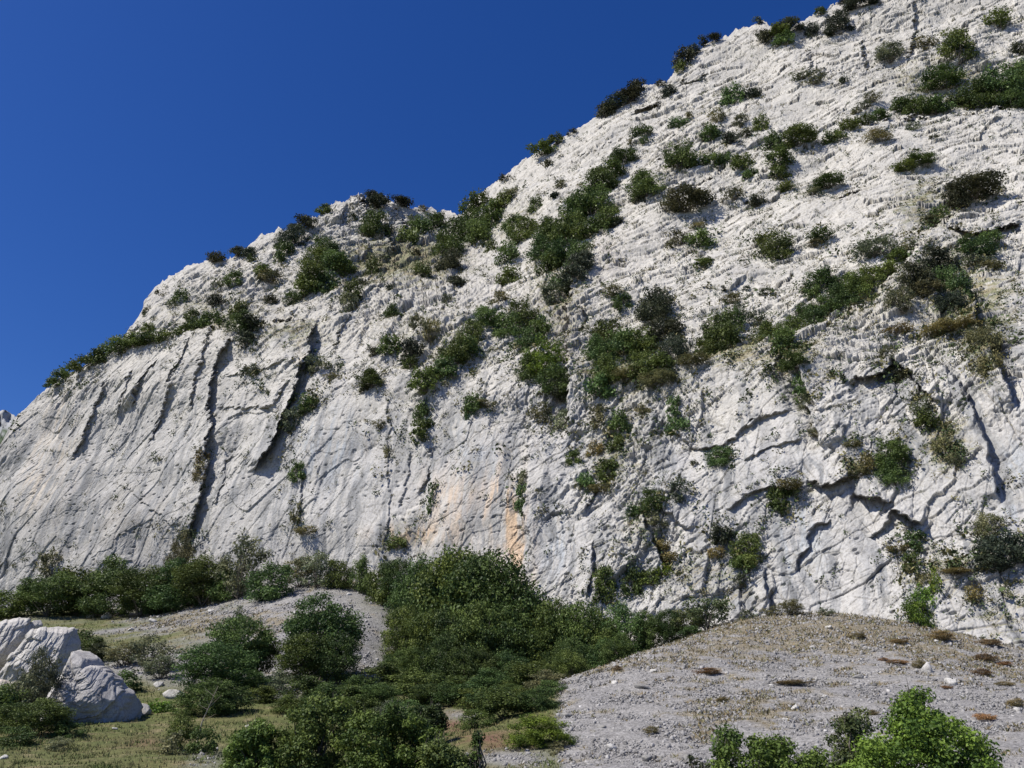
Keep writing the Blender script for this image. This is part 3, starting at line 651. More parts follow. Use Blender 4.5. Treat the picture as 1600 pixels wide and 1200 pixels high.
# ------------------------------------------------------------------ plants rooted in the cliff: photo x, y, width, height, kind | label
VEG = '''
1310 37 44 38 D|dark rounded evergreen bush high on the white crest rock
1268 48 24 26 D|small dark bush on pale rock just left of the rounded evergreen near the summit
1345 5 50 18 D|dark flat bush cut by the top edge of the photo
1322 0 30 14 D|dark low bush on the skyline right of the last patch of blue sky
1281 16 20 12 G|low green bush on the skyline beside the last patch of blue sky
1232 44 46 20 D|dark bush spread over the saddle of the ridge near the top
1212 52 34 16 G|greyish green bush just below the ridge saddle near the top
1225 62 30 20 G|green bush hanging below the dark saddle bush near the top
1488 74 56 54 G|round green bush standing alone on the upper right ledges
1445 70 30 24 O|grey-green thin bush just left of the round green bush
1386 88 46 24 O|sparse low bush on the ledge left of the round green bush at upper right
1404 74 14 16 O|tiny thin bush above the sparse low bush on the upper right ledge
1556 35 40 24 G|green bush on grassy strata close to the top right corner
1590 74 22 28 D|dark bush touching the right edge near the top right corner
1466 125 60 30 G|low wide green bush below the round green bush at upper right
@leafy bush of the big dark band at the upper right edge|bushes of the big band at the upper right edge
1590 122 46 60 G
1555 138 64 62 G
1520 150 56 48 G
1496 156 40 36 G
1575 160 50 30 G
@leafy bush trailing left of the big upper right band|bushes trailing left of the upper right band
1455 166 40 30 G
1430 168 46 30 G
1405 170 34 22 G
1360 155 26 14 O|small tuft-like bush on the white slab above the trailing ledge bushes, upper of two
1350 167 26 12 O|small tuft-like bush on the white slab above the trailing ledge bushes, lower of two
1337 173 16 10 O|tiny bush left of the two tuft-like bushes on the white slab
@thin green bush on the ledge between two smooth white slabs|bushes along the rising ledge between the white slabs
1370 184 30 14 G
1348 192 30 16 G
1326 200 32 18 G
1303 213 36 22 G
1425 201 24 12 O|thin twiggy bush on the smooth domed white slab
1365 217 42 16 O|low grey bush in a crack under the domed white slab
1457 215 13 9 D|tiny dark bush on bare rock right of the domed white slab
1318 126 13 11 D|tiny dark bush alone on the smooth upper slab
1252 121 36 8 O|narrow dark tuft along the upper lip of the smooth slab, left one
1270 129 34 10 O|narrow dark tuft along the upper lip of the smooth slab, right one
1208 224 30 34 G|leafy bush at the left of the clump under the smooth upper slab
1245 220 56 32 G|wide leafy bush at the right of the clump under the smooth upper slab
1214 248 40 34 G|bright leafy bush in the middle of the clump under the smooth upper slab
1217 268 34 24 G|leafy bush at the foot of the clump under the smooth upper slab
1290 290 50 14 G|narrow green bush lying along a sloping crack in the big right-hand slab
1268 300 30 12 O|thin grey tail of scrub along the sloping crack in the right-hand slab
1432 255 46 12 G|narrow dark green bush along a crack, right of the domed slab
1412 264 34 9 G|thin green line of scrub just under the narrow dark bush on the right-hand slab
1228 294 24 14 G|small round bush below the leafy clump under the smooth slab
1512 295 84 36 D|long dark bush overhanging the grey rock at the right, near its top
1488 312 44 42 D|dark bush at the left end of the long overhanging one at right
1466 334 26 24 G|green bush trailing down left of the dark overhanging bushes at right
1452 347 24 16 O|thin scrub at the bottom of the trail left of the dark overhanging bushes
1068 90 32 32 D|dark bush on the skyline step of the main ridge
1062 108 18 20 G|green bush under the dark one on the skyline step of the main ridge
1082 78 22 16 D|small dark bush on the skyline just above the ridge step
1098 65 18 10 D|low dark bush on the ridge, second above the step
1114 59 22 8 D|flat dark bush hugging the skyline near the grey summit block
@dark wind-bent evergreen on the main ridge skyline|dark evergreens on the main ridge skyline
994 139 28 22 D
980 154 38 20 D
962 160 36 18 D
944 172 32 24 D
1031 130 14 12 D|single dark bush on the skyline right of the wind-bent row
1045 143 22 20 D|dark gnarled bush just under the skyline right of the wind-bent row
868 216 24 16 G|low grey-green bush on the skyline in the middle of the main ridge
846 234 40 20 G|spreading green bush on the skyline above the smooth tilted slab
893 205 14 9 D|tiny dark bush on the skyline between the green spreads
1000 204 32 24 G|green bush on the tilted white slab below the wind-bent evergreens
1008 221 15 14 G|small bush right under the green one on the tilted white slab
985 224 8 14 O|wisp of scrub left of the small bush on the tilted slab
1058 190 28 20 G|bush in a crack between the ridge and the band of ledges
1075 180 16 12 O|tiny grey bush beside the crack bush below the ridge
1145 150 34 36 G|green bush left of a dark one under the bare summit wall
1170 146 30 22 D|dark spreading bush right of a green one under the bare summit wall
1185 34 14 14 D|tiny dark bush on the grey summit block
1192 62 24 26 D|dark bush hanging in a crack of the bare summit wall
1120 184 26 22 O|grey-green bush in the middle of the ledge band under the ridge
1107 212 34 24 G|bush on the small ledge left of a dark neighbour, mid upper slope
1140 220 28 18 D|dark low bush on the small ledge, mid upper slope
1188 194 24 28 G|light green bush above the leafy clump under the smooth slab
1156 191 22 20 O|grey bush left of the light green one above the leafy clump
1165 212 22 9 O|flat tuft between the dark low bush and the leafy clump
1062 250 52 52 G|big rounded green bush above the bare square block in mid upper slope
1008 290 54 44 G|big green bush left of and below the rounded one by the bare square block
1000 310 20 20 D|dark lower corner bush under the big green one by the bare square block
@green bush of the row growing over the bare square block|bushes over the bare square block
1112 250 40 24 G
1135 248 34 26 G
1160 255 34 24 G
1170 272 26 18 G
974 248 44 26 G|leafy bush at the upper end of the diagonal gully thicket
955 268 40 26 G|leafy bush second from the upper end of the diagonal gully thicket
875 287 24 20 O|grey twiggy bush on the smooth tilted slab left of the gully thicket
858 256 15 12 D|tiny dark bush near the skyline on the tilted slab
839 319 22 28 G|small green bush on rock left of the gully thicket
866 308 18 10 D|dark scrap of scrub between tilted slab and gully thicket
907 284 14 14 O|bare-branched twiggy bush at the upper left of the gully thicket
@leafy tree of the dense diagonal gully thicket|trees of the diagonal gully thicket
938 290 54 50 G
925 320 64 56 G
950 340 44 36 G
900 330 50 50 G
890 365 60 56 G
860 360 50 44 G
850 390 50 44 G
880 400 56 50 G
820 360 50 40 G
800 350 34 30 G
905 395 44 36 G
935 352 40 30 G
862 415 40 40 G
958 347 28 24 D|dark bush at the lower right corner of the gully thicket
906 405 44 46 D|dark gnarled evergreen hanging below the gully thicket
896 430 40 36 D|dark gnarled evergreen lowest under the gully thicket
872 440 40 44 G|green bush left of the dark gnarled evergreens
862 462 36 30 O|thin olive bush below the gully thicket
1068 316 80 36 D|wide dense dark green bush below the bare square block
1058 374 36 28 O|grey-green bush, left one of a pair on the pale slope under the wide dense bush
1090 372 40 30 G|grey-green bush, right one of a pair on the pale slope under the wide dense bush
1088 352 26 12 O|thin scrap of scrub above the pair on the pale slope
1100 410 34 16 G|low bush trailing right beneath the pair on the pale slope
1182 312 22 20 D|small round dark bush on white rock, centre right
1147 305 34 16 O|thin spread bush left of the small round dark one
1166 317 9 8 D|speck-like dark bush between the thin spread bush and the round dark one
1204 384 58 52 G|round green bush alone on the open pale wall right of centre
1025 480 66 54 D|large black-green tree crown against the pale wall at centre right
1036 512 58 44 D|lower half-hidden black-green tree crown at centre right
1050 540 42 40 D|black-green tree crown lowest beside the pale wall at centre right
970 470 30 32 G|green bush left of the large black-green tree crown
958 458 30 16 O|thin yellowish bush above the green one left of the black-green crown
@leafy tree of the dark central ledge grove|trees of the central ledge grove
945 520 54 44 G
970 540 60 54 G
1000 540 54 48 G
935 545 46 44 G
1005 566 46 40 G
950 575 50 44 G
935 595 40 46 G
1030 570 40 30 G
1125 520 56 60 G|tall green bush on the ledge right of the black-green tree crowns
1145 500 34 36 G|green bush leaning right above the ledge, right of the black-green crowns
1108 545 50 34 G|bush at the foot of the tall green one on the ledge
1142 470 26 18 O|grey scrub above the tall green ledge bush
1155 490 20 36 O|thin brownish scrub right of the tall green ledge bush
1131 453 10 9 D|dot-like dark bush on the bare wall above the ledge bushes
1165 450 12 8 D|dot-like dark bush right of the other one on the bare wall
1196 458 22 10 O|small scrub patch in a crack, mid right wall
1200 520 44 34 G|green bush at the lower left start of the long rising hedge
1180 500 30 24 O|thin olive bush just left of the long rising hedge
@dense green bush of the long rising hedge on the right|bushes of the long rising hedge
1235 510 44 34 G
1262 492 46 38 G
1288 480 44 34 G
1312 464 48 40 G
1335 448 50 46 G
1358 434 44 40 G
1380 420 40 30 G
1400 402 34 22 G
1225 528 34 26 G
1280 440 52 42 G|rounded greyish bush above the long rising hedge
1270 455 26 30 G|grey-green foot of scrub under the rounded greyish bush above the hedge
1282 370 36 22 G|narrow green bush in a slanting crack of the right-hand slab
1272 382 20 12 O|small scrub below the narrow green bush in the slanting crack
1360 392 60 24 O|sparse scrub over rubble between the hedge and the slab
1418 385 24 18 O|sparse scrub at the top end of the rising hedge
1425 440 60 50 D|dark bush left in the hollow under the right-hand overhang
1460 415 56 50 D|dark bush highest in the hollow under the right-hand overhang
1482 440 46 60 G|bright green bush in the middle of the hollow under the overhang
1478 470 44 36 D|dark bush at the foot of the hollow under the overhang
1405 470 44 36 O|olive bush at lower left of the hollow under the overhang
1445 455 44 26 O|olive scrub between dark bushes in the hollow
1515 388 56 30 G|green bush on the ledge right of the dark hollow
1545 378 36 26 G|green bush touching grey rock right of the ledge one by the hollow
1524 412 40 26 O|dull bush under the ledge bushes right of the dark hollow
1548 412 26 20 Y|straw-coloured grass clump right of the ledge bushes by the hollow
1225 540 40 32 G|bush hanging under the start of the long rising hedge
1238 568 42 30 G|bush second below the start of the rising hedge
1252 600 30 40 G|olive bush third down the line below the rising hedge
1258 625 22 22 O|thin scrub last in the line below the rising hedge
1314 591 14 13 D|dark dot of a bush on white rubble, right half
1406 590 26 20 D|dark bush in the mouth of the black slanting crack
1383 556 24 24 O|grey scrub above the black slanting crack
1440 640 34 34 O|grey-green upright bush below the black slanting crack
1442 660 34 34 G|darker bush at the foot of the grey-green upright one
1390 712 54 50 G|large leafy bush standing out on the right-hand grey wall
1392 735 44 38 G|lower part bush below the large leafy one on the grey wall
1358 722 34 34 Y|yellowed grass clump left of the large leafy bush on the grey wall
1340 738 30 16 Y|small yellowed grass clump lower left of the large leafy bush
1331 693 28 10 Y|flat straw tuft on a ledge above the large leafy bush
1468 690 30 34 Y|olive grass clump right of the large leafy bush
1488 712 20 34 Y|trailing grass clump furthest right of the large leafy bush
1230 752 34 20 Y|straw grass clump on top of a grey bush, lower right wall
1217 776 40 44 G|grey-green bush under a straw grass clump, lower right wall
1270 676 24 12 O|flat scrub patch on bare rock, right of the bright slab
1530 520 50 60 Y|dry olive grass sweep in the gully near the right edge
1545 560 30 50 Y|dry grass at the foot of the gully near the right edge
1480 510 70 24 Y|dry grass ledge left of the gully near the right edge
1400 515 40 12 Y|dry grass strip on the ledge, left of the gully grass
850 555 60 54 B|bright leafy tree in the central grove hanging over the wall
830 575 44 44 G|leafy tree left below the bright one in the central grove
866 590 50 44 G|dark leafy tree below the bright one in the central grove
868 612 34 30 D|dark tip of the grove hanging lowest over the wall
845 648 36 34 O|grey-green bush left of a twin under the central grove
874 655 38 46 O|grey-green bush right of its twin under the central grove
932 645 36 44 O|olive bush below the ledge grove, left of a leafy one
965 665 34 42 G|leafy bush in the rocky chute below the ledge grove
964 690 28 30 G|second leafy bush in the rocky chute below the ledge grove
948 733 34 38 G|dark leafy bush half way down the rocky chute
916 756 28 32 G|small leafy bush left in the rocky chute
894 713 22 24 G|small dark bush left above the chute fork
930 700 26 20 Y|tawny grass clump in the rocky chute
942 760 40 16 Y|tawny grass clump at the foot of the rocky chute
1054 632 28 34 G|upright green bush on the left edge of the bright slab
1056 658 36 34 G|wider green bush under the upright one on the bright slab edge
1075 656 16 14 O|small scrub touching the right side of the slab edge bush
1005 645 24 20 O|sparse bush on blocks left of the bright slab
1125 711 42 28 G|grey-green bush beneath the bright slab
1084 723 13 11 D|dot-like bush left of the one beneath the bright slab
1022 778 50 30 G|yellow-green leafy bush at the top of the lower chute
996 794 34 24 G|dark bush left of the yellow-green one at the lower chute
1060 766 32 34 O|grey bush right of the yellow-green one at the lower chute
1022 806 30 24 O|scrub under the yellow-green bush at the lower chute
814 745 20 30 O|thin bush above its twin beside the orange streaks
818 775 24 40 G|narrow bush below its twin beside the orange streaks
@leafy tree of the thicket left of the bright central tree|trees of the thicket left of the central grove
815 490 50 46 G
790 508 50 44 G
760 500 44 40 G
738 520 44 44 G
820 530 50 50 G
845 515 34 40 G
712 552 50 44 G
730 545 36 34 G
695 570 36 34 G
665 592 40 32 G|dark green bush at the lower left foot of the thicket
680 585 30 24 G|dark green bush joining the foot bush to the thicket
644 553 36 36 D|dark upright bush left of the thicket
640 568 24 28 G|green lower bush left of the thicket
612 540 34 30 G|light green bush left of the dark upright one
585 552 20 14 D|small dark bush on rubble beside the light green one
583 590 42 26 G|dark green bush on the grassy ledge above the smooth middle wall
570 606 14 16 D|small dark bush hanging below the grassy ledge bush
495 570 36 26 O|yellow-green scrub beside the shaded corner
488 624 32 24 G|green bush on the sloping ledge right of the shaded corner, upper
478 636 28 20 G|green bush on the sloping ledge right of the shaded corner, lower
455 658 34 32 O|grey bush below the shaded corner
520 590 26 12 O|thin scrub left of the grassy ledge bush
660 645 22 36 G|narrow upper bush of the triangular pair on the smooth middle wall
662 668 38 34 G|broad lower bush of the triangular pair on the smooth middle wall
742 628 30 24 G|dark green bush on a grassy lip above the tufa streaks
735 642 18 18 G|small bush under the grassy lip above the tufa streaks
755 630 30 10 Y|straw grass on the lip above the tufa streaks
464 734 26 28 G|small round bush alone on the left wall
605 705 13 24 O|thin bush in a groove of the middle wall
594 663 20 12 O|tuft on scaly rock in the middle wall
672 778 15 34 G|narrow green bush beside the small orange stain
464 800 14 36 O|vertical string of scrub on the left wall, below the round bush
480 826 34 12 Y|dry grass hook under the string of scrub on the left wall
620 842 30 24 G|small green bush left of the long orange stain
612 492 26 26 G|small green bush on the pale wall left of the thicket
672 515 30 34 O|yellow-green bush on the pale wall left of the thicket
650 505 22 22 O|small yellow-green bush beside the larger one left of the thicket
700 468 20 14 O|faint scrub on pale rock above the thicket
705 410 46 40 D|dark gnarled bush with bare twigs in the upper gully
712 440 30 20 D|dark twiggy bush below the gnarled one in the upper gully
795 400 36 40 G|green bush, upper one of a pair on the rib left of the gully thicket
795 430 34 36 G|green bush, lower one of a pair on the rib left of the gully thicket
768 386 22 26 G|small bush left of the pair on the rib
758 425 14 22 O|faint tall scrub on the smooth rib
752 372 34 34 G|bush on the upper edge of the gully beside the rib
785 465 34 20 O|grey-green scrub below the pair on the rib
@leafy tree in the saddle beside the small peak|trees of the saddle wood
750 320 40 34 G
735 342 50 40 G
770 325 34 30 G
715 365 56 50 G
745 365 44 40 G
700 385 48 44 G
790 310 30 26 G
765 345 40 34 G
680 350 44 36 G
660 358 36 30 G
800 300 24 20 O|small scrub on the ridge flank right of the saddle wood
788 278 16 16 D|dark bush on the skyline where the main ridge begins
636 364 40 44 G|leafy bush left under the small peak's right flank
648 350 26 24 O|grey scrub high under the small peak's right flank
585 348 46 40 G|green bush in the hollow at the foot of the small peak
605 360 24 24 D|dark bush at the right of the hollow under the small peak
575 356 20 18 O|thin scrub at the left of the hollow under the small peak
586 314 40 20 D|dark scrub on the top of the small peak
582 304 24 9 D|low dark bush on the very summit of the small peak
628 318 34 9 D|dark flat bush on the right shoulder of the small peak
663 327 20 9 O|small scrub on the skyline between peak and saddle
549 338 14 9 D|tiny dark bush on the left face of the small peak
505 326 24 14 G|green bush on the skyline at the left foot of the small peak
478 350 34 18 D|dark spreading bush on the skyline left of the small peak
458 355 24 10 D|dark flat bush at the left end of the skyline group
462 372 46 36 D|dark bush amid broken rock left of the small peak
445 392 30 40 G|tall green bush left of the big green clump
@leafy bush in the big green clump on the left shoulder|bushes of the left shoulder clump
508 385 42 34 G
500 405 50 36 G
525 412 46 36 G
490 430 46 40 G
512 442 40 38 G
478 448 36 34 G
535 420 34 30 G
585 418 26 32 G|upright green bush on the rubble slope right of the left shoulder clump
580 402 14 12 O|small scrub above the upright bush on the rubble slope
660 427 30 30 G|round dark green bush at the foot of the grassy rubble
650 395 14 14 D|small dark bush in the grassy rubble
553 455 30 34 G|green bush in a groove, upper of three below the shoulder clump
548 475 26 30 O|grey bush in a groove, middle of three below the shoulder clump
562 442 28 22 D|dark bush heading the groove below the shoulder clump
612 450 17 12 D|tiny bush on the smooth ribbed slab
425 469 20 20 D|small round dark bush on the left rock tier, left of its companion
460 467 28 22 G|small bush on the left rock tier, right of the round dark one
425 435 40 16 O|scrub along a crack on the left rock tier
412 428 30 20 G|green bush along a crack on the left rock tier
335 399 30 18 D|dark rounded bush standing on the left skyline
372 395 26 12 D|flat dark bush on the skyline right of the rounded one
390 397 22 16 D|small dark bush right of the flat one on the left skyline
395 405 18 12 G|green bush under the left skyline bushes
365 434 28 26 G|green bush on the upper left tier, under the skyline
341 446 18 20 O|grey bush left of the green one on the upper left tier
340 467 24 26 D|dark bush between boulders of the upper left tier
286 463 24 22 G|grey-green bush on the blunt left nose
273 474 16 12 O|faint scrub below the grey-green bush on the blunt nose
245 455 6 10 D|tiny dark bush on the edge of the blunt left nose
226 488 8 12 D|tiny dark bush on the skyline below the blunt nose
300 492 22 20 G|upright small bush above the left ledge hedge
312 505 34 22 G|green bush of the left ledge, below the upright one
335 500 36 26 G|wide green bush where the left ledge bends
375 480 26 34 G|yellow-green bush topping the ledge knot above the shaded cleft
380 505 48 34 G|olive-green bush of the knot above the shaded cleft
395 512 36 28 D|dark bush right in the knot above the shaded cleft
388 528 34 28 D|dark bush hanging lowest beside the shaded cleft
400 575 20 16 O|thin scrub on bare rock right of the shaded cleft
386 580 16 14 O|tiny scrub beside the thin one right of the shaded cleft
@low green bush of the left skyline hedge|bushes of the left skyline ledge hedge
290 515 30 20 G
265 522 34 22 G
240 526 38 22 G
215 530 34 22 G
192 540 34 22 G
170 548 34 24 G
150 556 34 24 G
130 566 34 26 G
112 578 32 26 G
98 590 28 24 G
84 598 20 14 G
235 512 20 14 G
178 530 14 14 O|twig-like bush sticking up over the left skyline hedge
248 718 12 9 O|tiny scrub on the grey lower left wall
318 712 18 20 Y|brown grass clump at the foot of the shaded cleft
312 735 20 26 Y|brown grass clump lower down the shaded cleft
295 840 26 30 O|scrub in the black foot of the shaded cleft
80 880 32 34 O|grey sapling-like bush on the foot of the wall at far left
942 900 32 36 G|upright leafy bush at the foot of the wall, left of a pair
945 922 36 34 G|leafy bush under the upright one at the foot of the wall
983 905 30 44 G|leafy bush at the foot of the wall, right of a pair
1040 888 30 16 B|bright moss-green bush at the end of the lower chute
1015 900 34 20 G|grey-green bush left of the bright moss-green one
1048 866 30 22 Y|tawny grass clump above the bright moss-green bush
1035 848 24 18 Y|tawny grass clump in the lower chute
1126 828 30 32 D|dull dark bush high on the lower right wall, left of a leafy one
1166 852 50 44 G|leafy rounded bush on the lower right wall
1158 874 34 24 G|bush under the leafy rounded one on the lower right wall
1118 858 24 20 Y|brownish grass clump left of the leafy rounded bush
1155 905 20 16 O|thin scrub on the rock step under the leafy rounded bush
1540 825 50 44 O|grey-green back bush of the large pair near the right edge
1560 848 76 64 D|large dark bush hugging the wall near the right edge
1545 872 50 34 D|dark lower bush of the group near the right edge
1428 842 36 32 G|dark round bush on a ledge above the climbing green strip
1424 876 30 26 G|dark bush hanging below the round one above the green strip
1400 855 30 12 Y|straw grass beside the dark round ledge bush
1460 905 16 34 B|slim upper end of the bright green climbing plant on the wall foot
1442 925 30 30 B|middle of the bright green climbing plant on the wall foot
1430 955 44 42 B|broad foot of the bright green climbing plant where wall meets scree
1490 890 44 12 Y|rust-brown grass on a ledge right of the round ledge bush
1525 925 34 24 Y|rust-brown grass patch on the pale wall foot near the right edge
1570 925 16 20 O|small scrub on the pale wall foot near the right edge
1445 905 20 14 Y|rust-brown tuft above the climbing green plant
1030 590 60 22 Y|tawny grass fringe on the lip below the black-green crowns
985 580 46 18 Y|tawny grass fringe on the lip below the ledge grove
1085 562 50 16 Y|tawny grass fringe on the lip right of the black-green crowns
'''
ORD = ['', 'second ', 'third ', 'fourth ', 'fifth ', 'sixth ', 'seventh ', 'eighth ', 'ninth ', 'tenth ', 'eleventh ', 'twelfth ', 'thirteenth ']
def place_words(pts, ysign=1):
    """words that say which one: order from the left, in rows when the group is a mass"""
    n = len(pts); ys = [p[1] for p in pts]; xs = [p[0] for p in pts]
    if n <= 6 or 'hedge' in pts[0][2]: rows = [list(range(n))]
    else:
        k = 2 if n < 9 else 3 if n < 14 else 4; o = sorted(range(n), key=lambda i: ys[i]); q = -(-n // k); rows = [o[i:i + q] for i in range(0, n, q)]
    names = [['']] if len(rows) == 1 else [['upper row', 'lower row'], ['top row', 'middle row', 'bottom row'], ['top row', 'second row', 'third row', 'bottom row']][len(rows) - 2]
    out = [''] * n
    for r, row in enumerate(rows):
        row = sorted(row, key=lambda i: xs[i])
        for j, i in enumerate(row):
            w = 'leftmost' if j == 0 else 'rightmost' if j == len(row) - 1 else ORD[j] + 'from left'
            out[i] = w + (', ' + names[r] if len(rows) > 1 else '')
    return out
def run_table(txt, fn):
    lab = grp = None; rec = []
    for ln in txt.strip().split('\n'):
        if ln.startswith('@'):
            lab, grp = ln[1:].split('|'); continue
        a, _, l = ln.partition('|'); a = a.split(); v = list(map(float, a[:4]))
        rec.append([v, a[4], l or lab, None if l else grp])
    for g in {r[3] for r in rec if r[3]}:
        m = [r for r in rec if r[3] == g]; ws = place_words([(r[0][0], r[0][1], r[2]) for r in m])
        for r, w in zip(m, ws): r[2] = r[2] + ', ' + w
    for v, k, l, g in rec: fn(*v, k, l, g)
VEG_SPOTS = []
def _cliff(px, py, w, h, k, label, grp):
    VEG_SPOTS.append((px, py, w, h))
    cat = 'grass' if k == 'Y' else 'shrub' if ' tree' not in label else 'tree'
    if cat == 'tree' and k in 'GDB':
        pass
    cliff_plant(px, py, w, h, k, label, cat, grp)
run_table(VEG, _cliff)
for _o in list(COL.objects):
    if _o.get('category') == 'tree' and _o.name.startswith('shrub'): _o.name = 'tree'

# ------------------------------------------------------------------ trees and bushes standing on the ground: photo x, y of the top, distance, width px, kind | label
TREES = '''
20 918 90 70 G|broad dark bush at the left edge under the cliff
88 890 90 90 G|dark spreading tree second from the left edge under the cliff
135 878 92 84 G|dark leafy tree third from the left edge under the cliff
188 858 90 84 G|tallest pointed dark tree in the row under the left wall
232 880 88 90 G|dark broad tree right of the tallest one under the left wall
285 868 89 92 G|dark tree with layered branches in the row under the left wall
328 866 90 88 G|dark full tree near the right end of the row under the left wall
360 880 93 50 G|narrow dark tree closing the row under the left wall
385 838 93 70 O|pale green tall tree behind the right end of the left row
262 898 92 60 G|lower dark tree filling the gap in the middle of the left row
60 905 94 50 G|lower dark tree filling the gap near the left edge
290 835 99 34 O|thin grey sapling against the wall above the left row
430 872 76 66 G|lone small tree with dark shadow on the left scree shoulder
470 868 86 50 O|light leafy sapling first right of the lone small tree
500 852 88 60 O|light leafy sapling in the middle of the row on the scree top
532 868 87 40 G|darker sapling third on the scree top
565 862 86 22 G|slim upright sapling at the top of the left scree cone
575 884 84 24 G|short dark sapling right of the slim upright one
605 868 82 50 G|dark tree where the scree top meets the central wood
@leafy tree of the tall wood below the orange streaks|trees of the tall central wood
622 872 80 60 T
655 866 80 66 T
692 848 78 76 T
728 844 78 80 T
765 858 77 74 T
798 880 75 60 T
640 915 72 66 T
675 895 71 76 T
710 890 70 80 T
745 888 70 80 T
782 905 70 76 T
815 925 68 60 T
632 955 64 66 T
665 950 63 70 T
702 940 62 76 T
738 945 62 76 T
775 950 62 76 T
806 965 62 60 T
620 1000 56 66 T
655 1005 55 66 T
690 990 55 70 T
725 995 54 70 T
762 1000 54 70 T
800 1005 54 66 T
@rounded leafy tree between tall wood and right-hand scree|trees right of the central wood
842 950 68 60 T
872 946 66 66 T
905 950 65 66 T
940 944 64 66 T
840 985 62 60 T
868 990 60 64 T
900 992 58 66 T
935 985 58 60 T
978 938 63 64 T
1012 950 62 56 T
1045 955 61 46 T
965 975 57 60 T
850 1025 52 60 T
890 1020 53 56 T
1098 930 58 70 S|thin light tree with bare stem at the edge of the right-hand scree
1070 945 60 50 S|thin light sapling left of the bare-stemmed tree by the scree
1080 975 55 30 G|small round bush at the left foot of the bare-stemmed tree
1205 955 56 30 O|grey-green sapling at the top of the right-hand scree
1165 948 57 24 O|small sapling between bare-stemmed tree and scree top
1235 942 58 44 O|mossy low shrub where wall meets the scree top
1290 948 57 24 O|tiny shrub at the wall foot above the scree, right of its top
510 926 52 112 T|tall oval dark green tree standing before the left scree cone
478 985 50 80 T|leafy tree at the lower left side of the tall oval tree
530 985 50 70 T|leafy tree at the lower right side of the tall oval tree
378 958 52 92 T|tall leafy tree left of the tall oval tree
410 985 53 60 T|leafy tree filling the right side of the pair left of the oval tree
340 1000 48 110 T|broad leafy tree second left of the tall oval tree
328 1050 42 90 T|dark rounded bush in front of the broad leafy tree on the meadow edge
365 1060 43 60 G|dark bush right of the rounded one on the meadow edge
378 935 60 30 O|thin sapling sticking up above the trees left of the oval tree
240 990 56 54 O|thin leafy tree on grey rubble between boulder and broad tree
255 1020 54 50 O|grey-green bush below the thin leafy tree on the rubble
200 1000 58 60 O|pale yellow-green bush left of the thin leafy tree
165 1005 60 50 O|grey twiggy bush behind the big boulder
130 975 62 60 G|dark green bush just right of the upper pale boulder
150 990 60 44 G|green bush right of the dark one behind the boulders
205 1040 50 40 G|dark green bush touching the right of the boulders
255 1085 43 40 B|bright green low bush right of the big boulder
440 1040 49 50 O|grey-green bush in front of the left side of the tall oval tree
600 1035 50 80 G|green bush right of the foot of the tall oval tree
565 1050 48 60 G|dark green bush at the foot of the tall oval tree
640 1055 46 80 G|round green bush before the central wood, left
690 1050 47 80 G|round green bush before the central wood, middle
735 1060 46 80 G|round green bush before the central wood, right
775 1050 42 90 G|lighter leafy tree at the front of the central wood
762 1090 39 60 G|leafy bush under the lighter tree at the front
825 1040 42 80 G|leafy tree touching the lower edge of the right-hand scree
855 1060 40 60 O|thin leafy bush on the lower edge of the right-hand scree
800 1075 41 50 G|leafy bush between the two front trees by the scree
480 1050 45 70 G|dark green bush at the meadow edge under the tall oval tree
520 1060 43 70 G|green bush at the meadow edge right of the oval tree's foot
548 1075 44 66 G|leafy bush of the undergrowth right of the tall oval tree, rear left
590 1070 44 66 T|leafy bush of the undergrowth right of the tall oval tree, rear right
625 1088 40 60 G|leafy bush in the undergrowth straight above the wide front bush
672 1070 43 66 T|leafy bush in the undergrowth before the central wood, second from left
712 1078 42 66 G|leafy bush in the undergrowth before the central wood, third from left
745 1085 40 60 G|leafy bush in the undergrowth before the central wood, fourth from left
792 1085 39 56 T|leafy bush in the undergrowth just left of the gravel edge trees
818 1092 37 56 G|leafy bush between the front trees and the yellow-green bush
862 1085 38 44 G|small leafy bush at the rim of the gravel above the yellow-green bush
785 1080 35 84 G|dense green bush above the reddish patch, left of the yellow-green bush
838 1085 35 70 T|dense green bush on the grassy slope behind the yellow-green bush
745 1100 34 56 G|small green bush left of the dense one above the reddish patch
410 1075 46 50 G|green bush between oval tree and broad leafy tree, on the meadow
400 1040 50 56 T|leafy bush at the foot of the pair left of the oval tree
455 1090 43 50 G|dark low bush at the meadow edge, left of its neighbours
570 1080 40 60 G|low green bush at the meadow edge, centre
610 1085 38 50 O|low grey-green bush at the meadow edge, right of centre
660 1095 38 50 G|low green bush at the meadow edge before the round bushes
843 1110 27 96 B|yellow-green leafy bush at the bottom, left of the gravel
870 1150 26 40 O|thin dull bush at the right foot of the yellow-green one
60 1085 34 100 G|big dark green bush before the boulders at lower left
20 1060 36 60 G|green bush at the left edge before the boulders
75 1005 38 56 O|grey-green bush growing through the gap between the boulders
45 1040 37 56 O|leafy shrub under the gap between the boulders
110 1120 34 50 G|low dark bush under the big boulder's left end
30 1130 31 60 G|low bush at the left edge of the meadow
95 1150 30 44 O|yellowish low bush in front of the big dark green one
290 1110 30 44 G|dark leafy bush on the meadow beside the leaning bare sapling
270 1130 28 40 O|small leafy bush left of the dark one beside the leaning sapling
325 1125 29 40 G|small leafy bush right of the leaning sapling
'''
def wall_depth(px):                                                   # how far the foot of the wall is at this place
    return float(min(_dt(px, 880.0), _dt(px, 960.0))) - 1.0
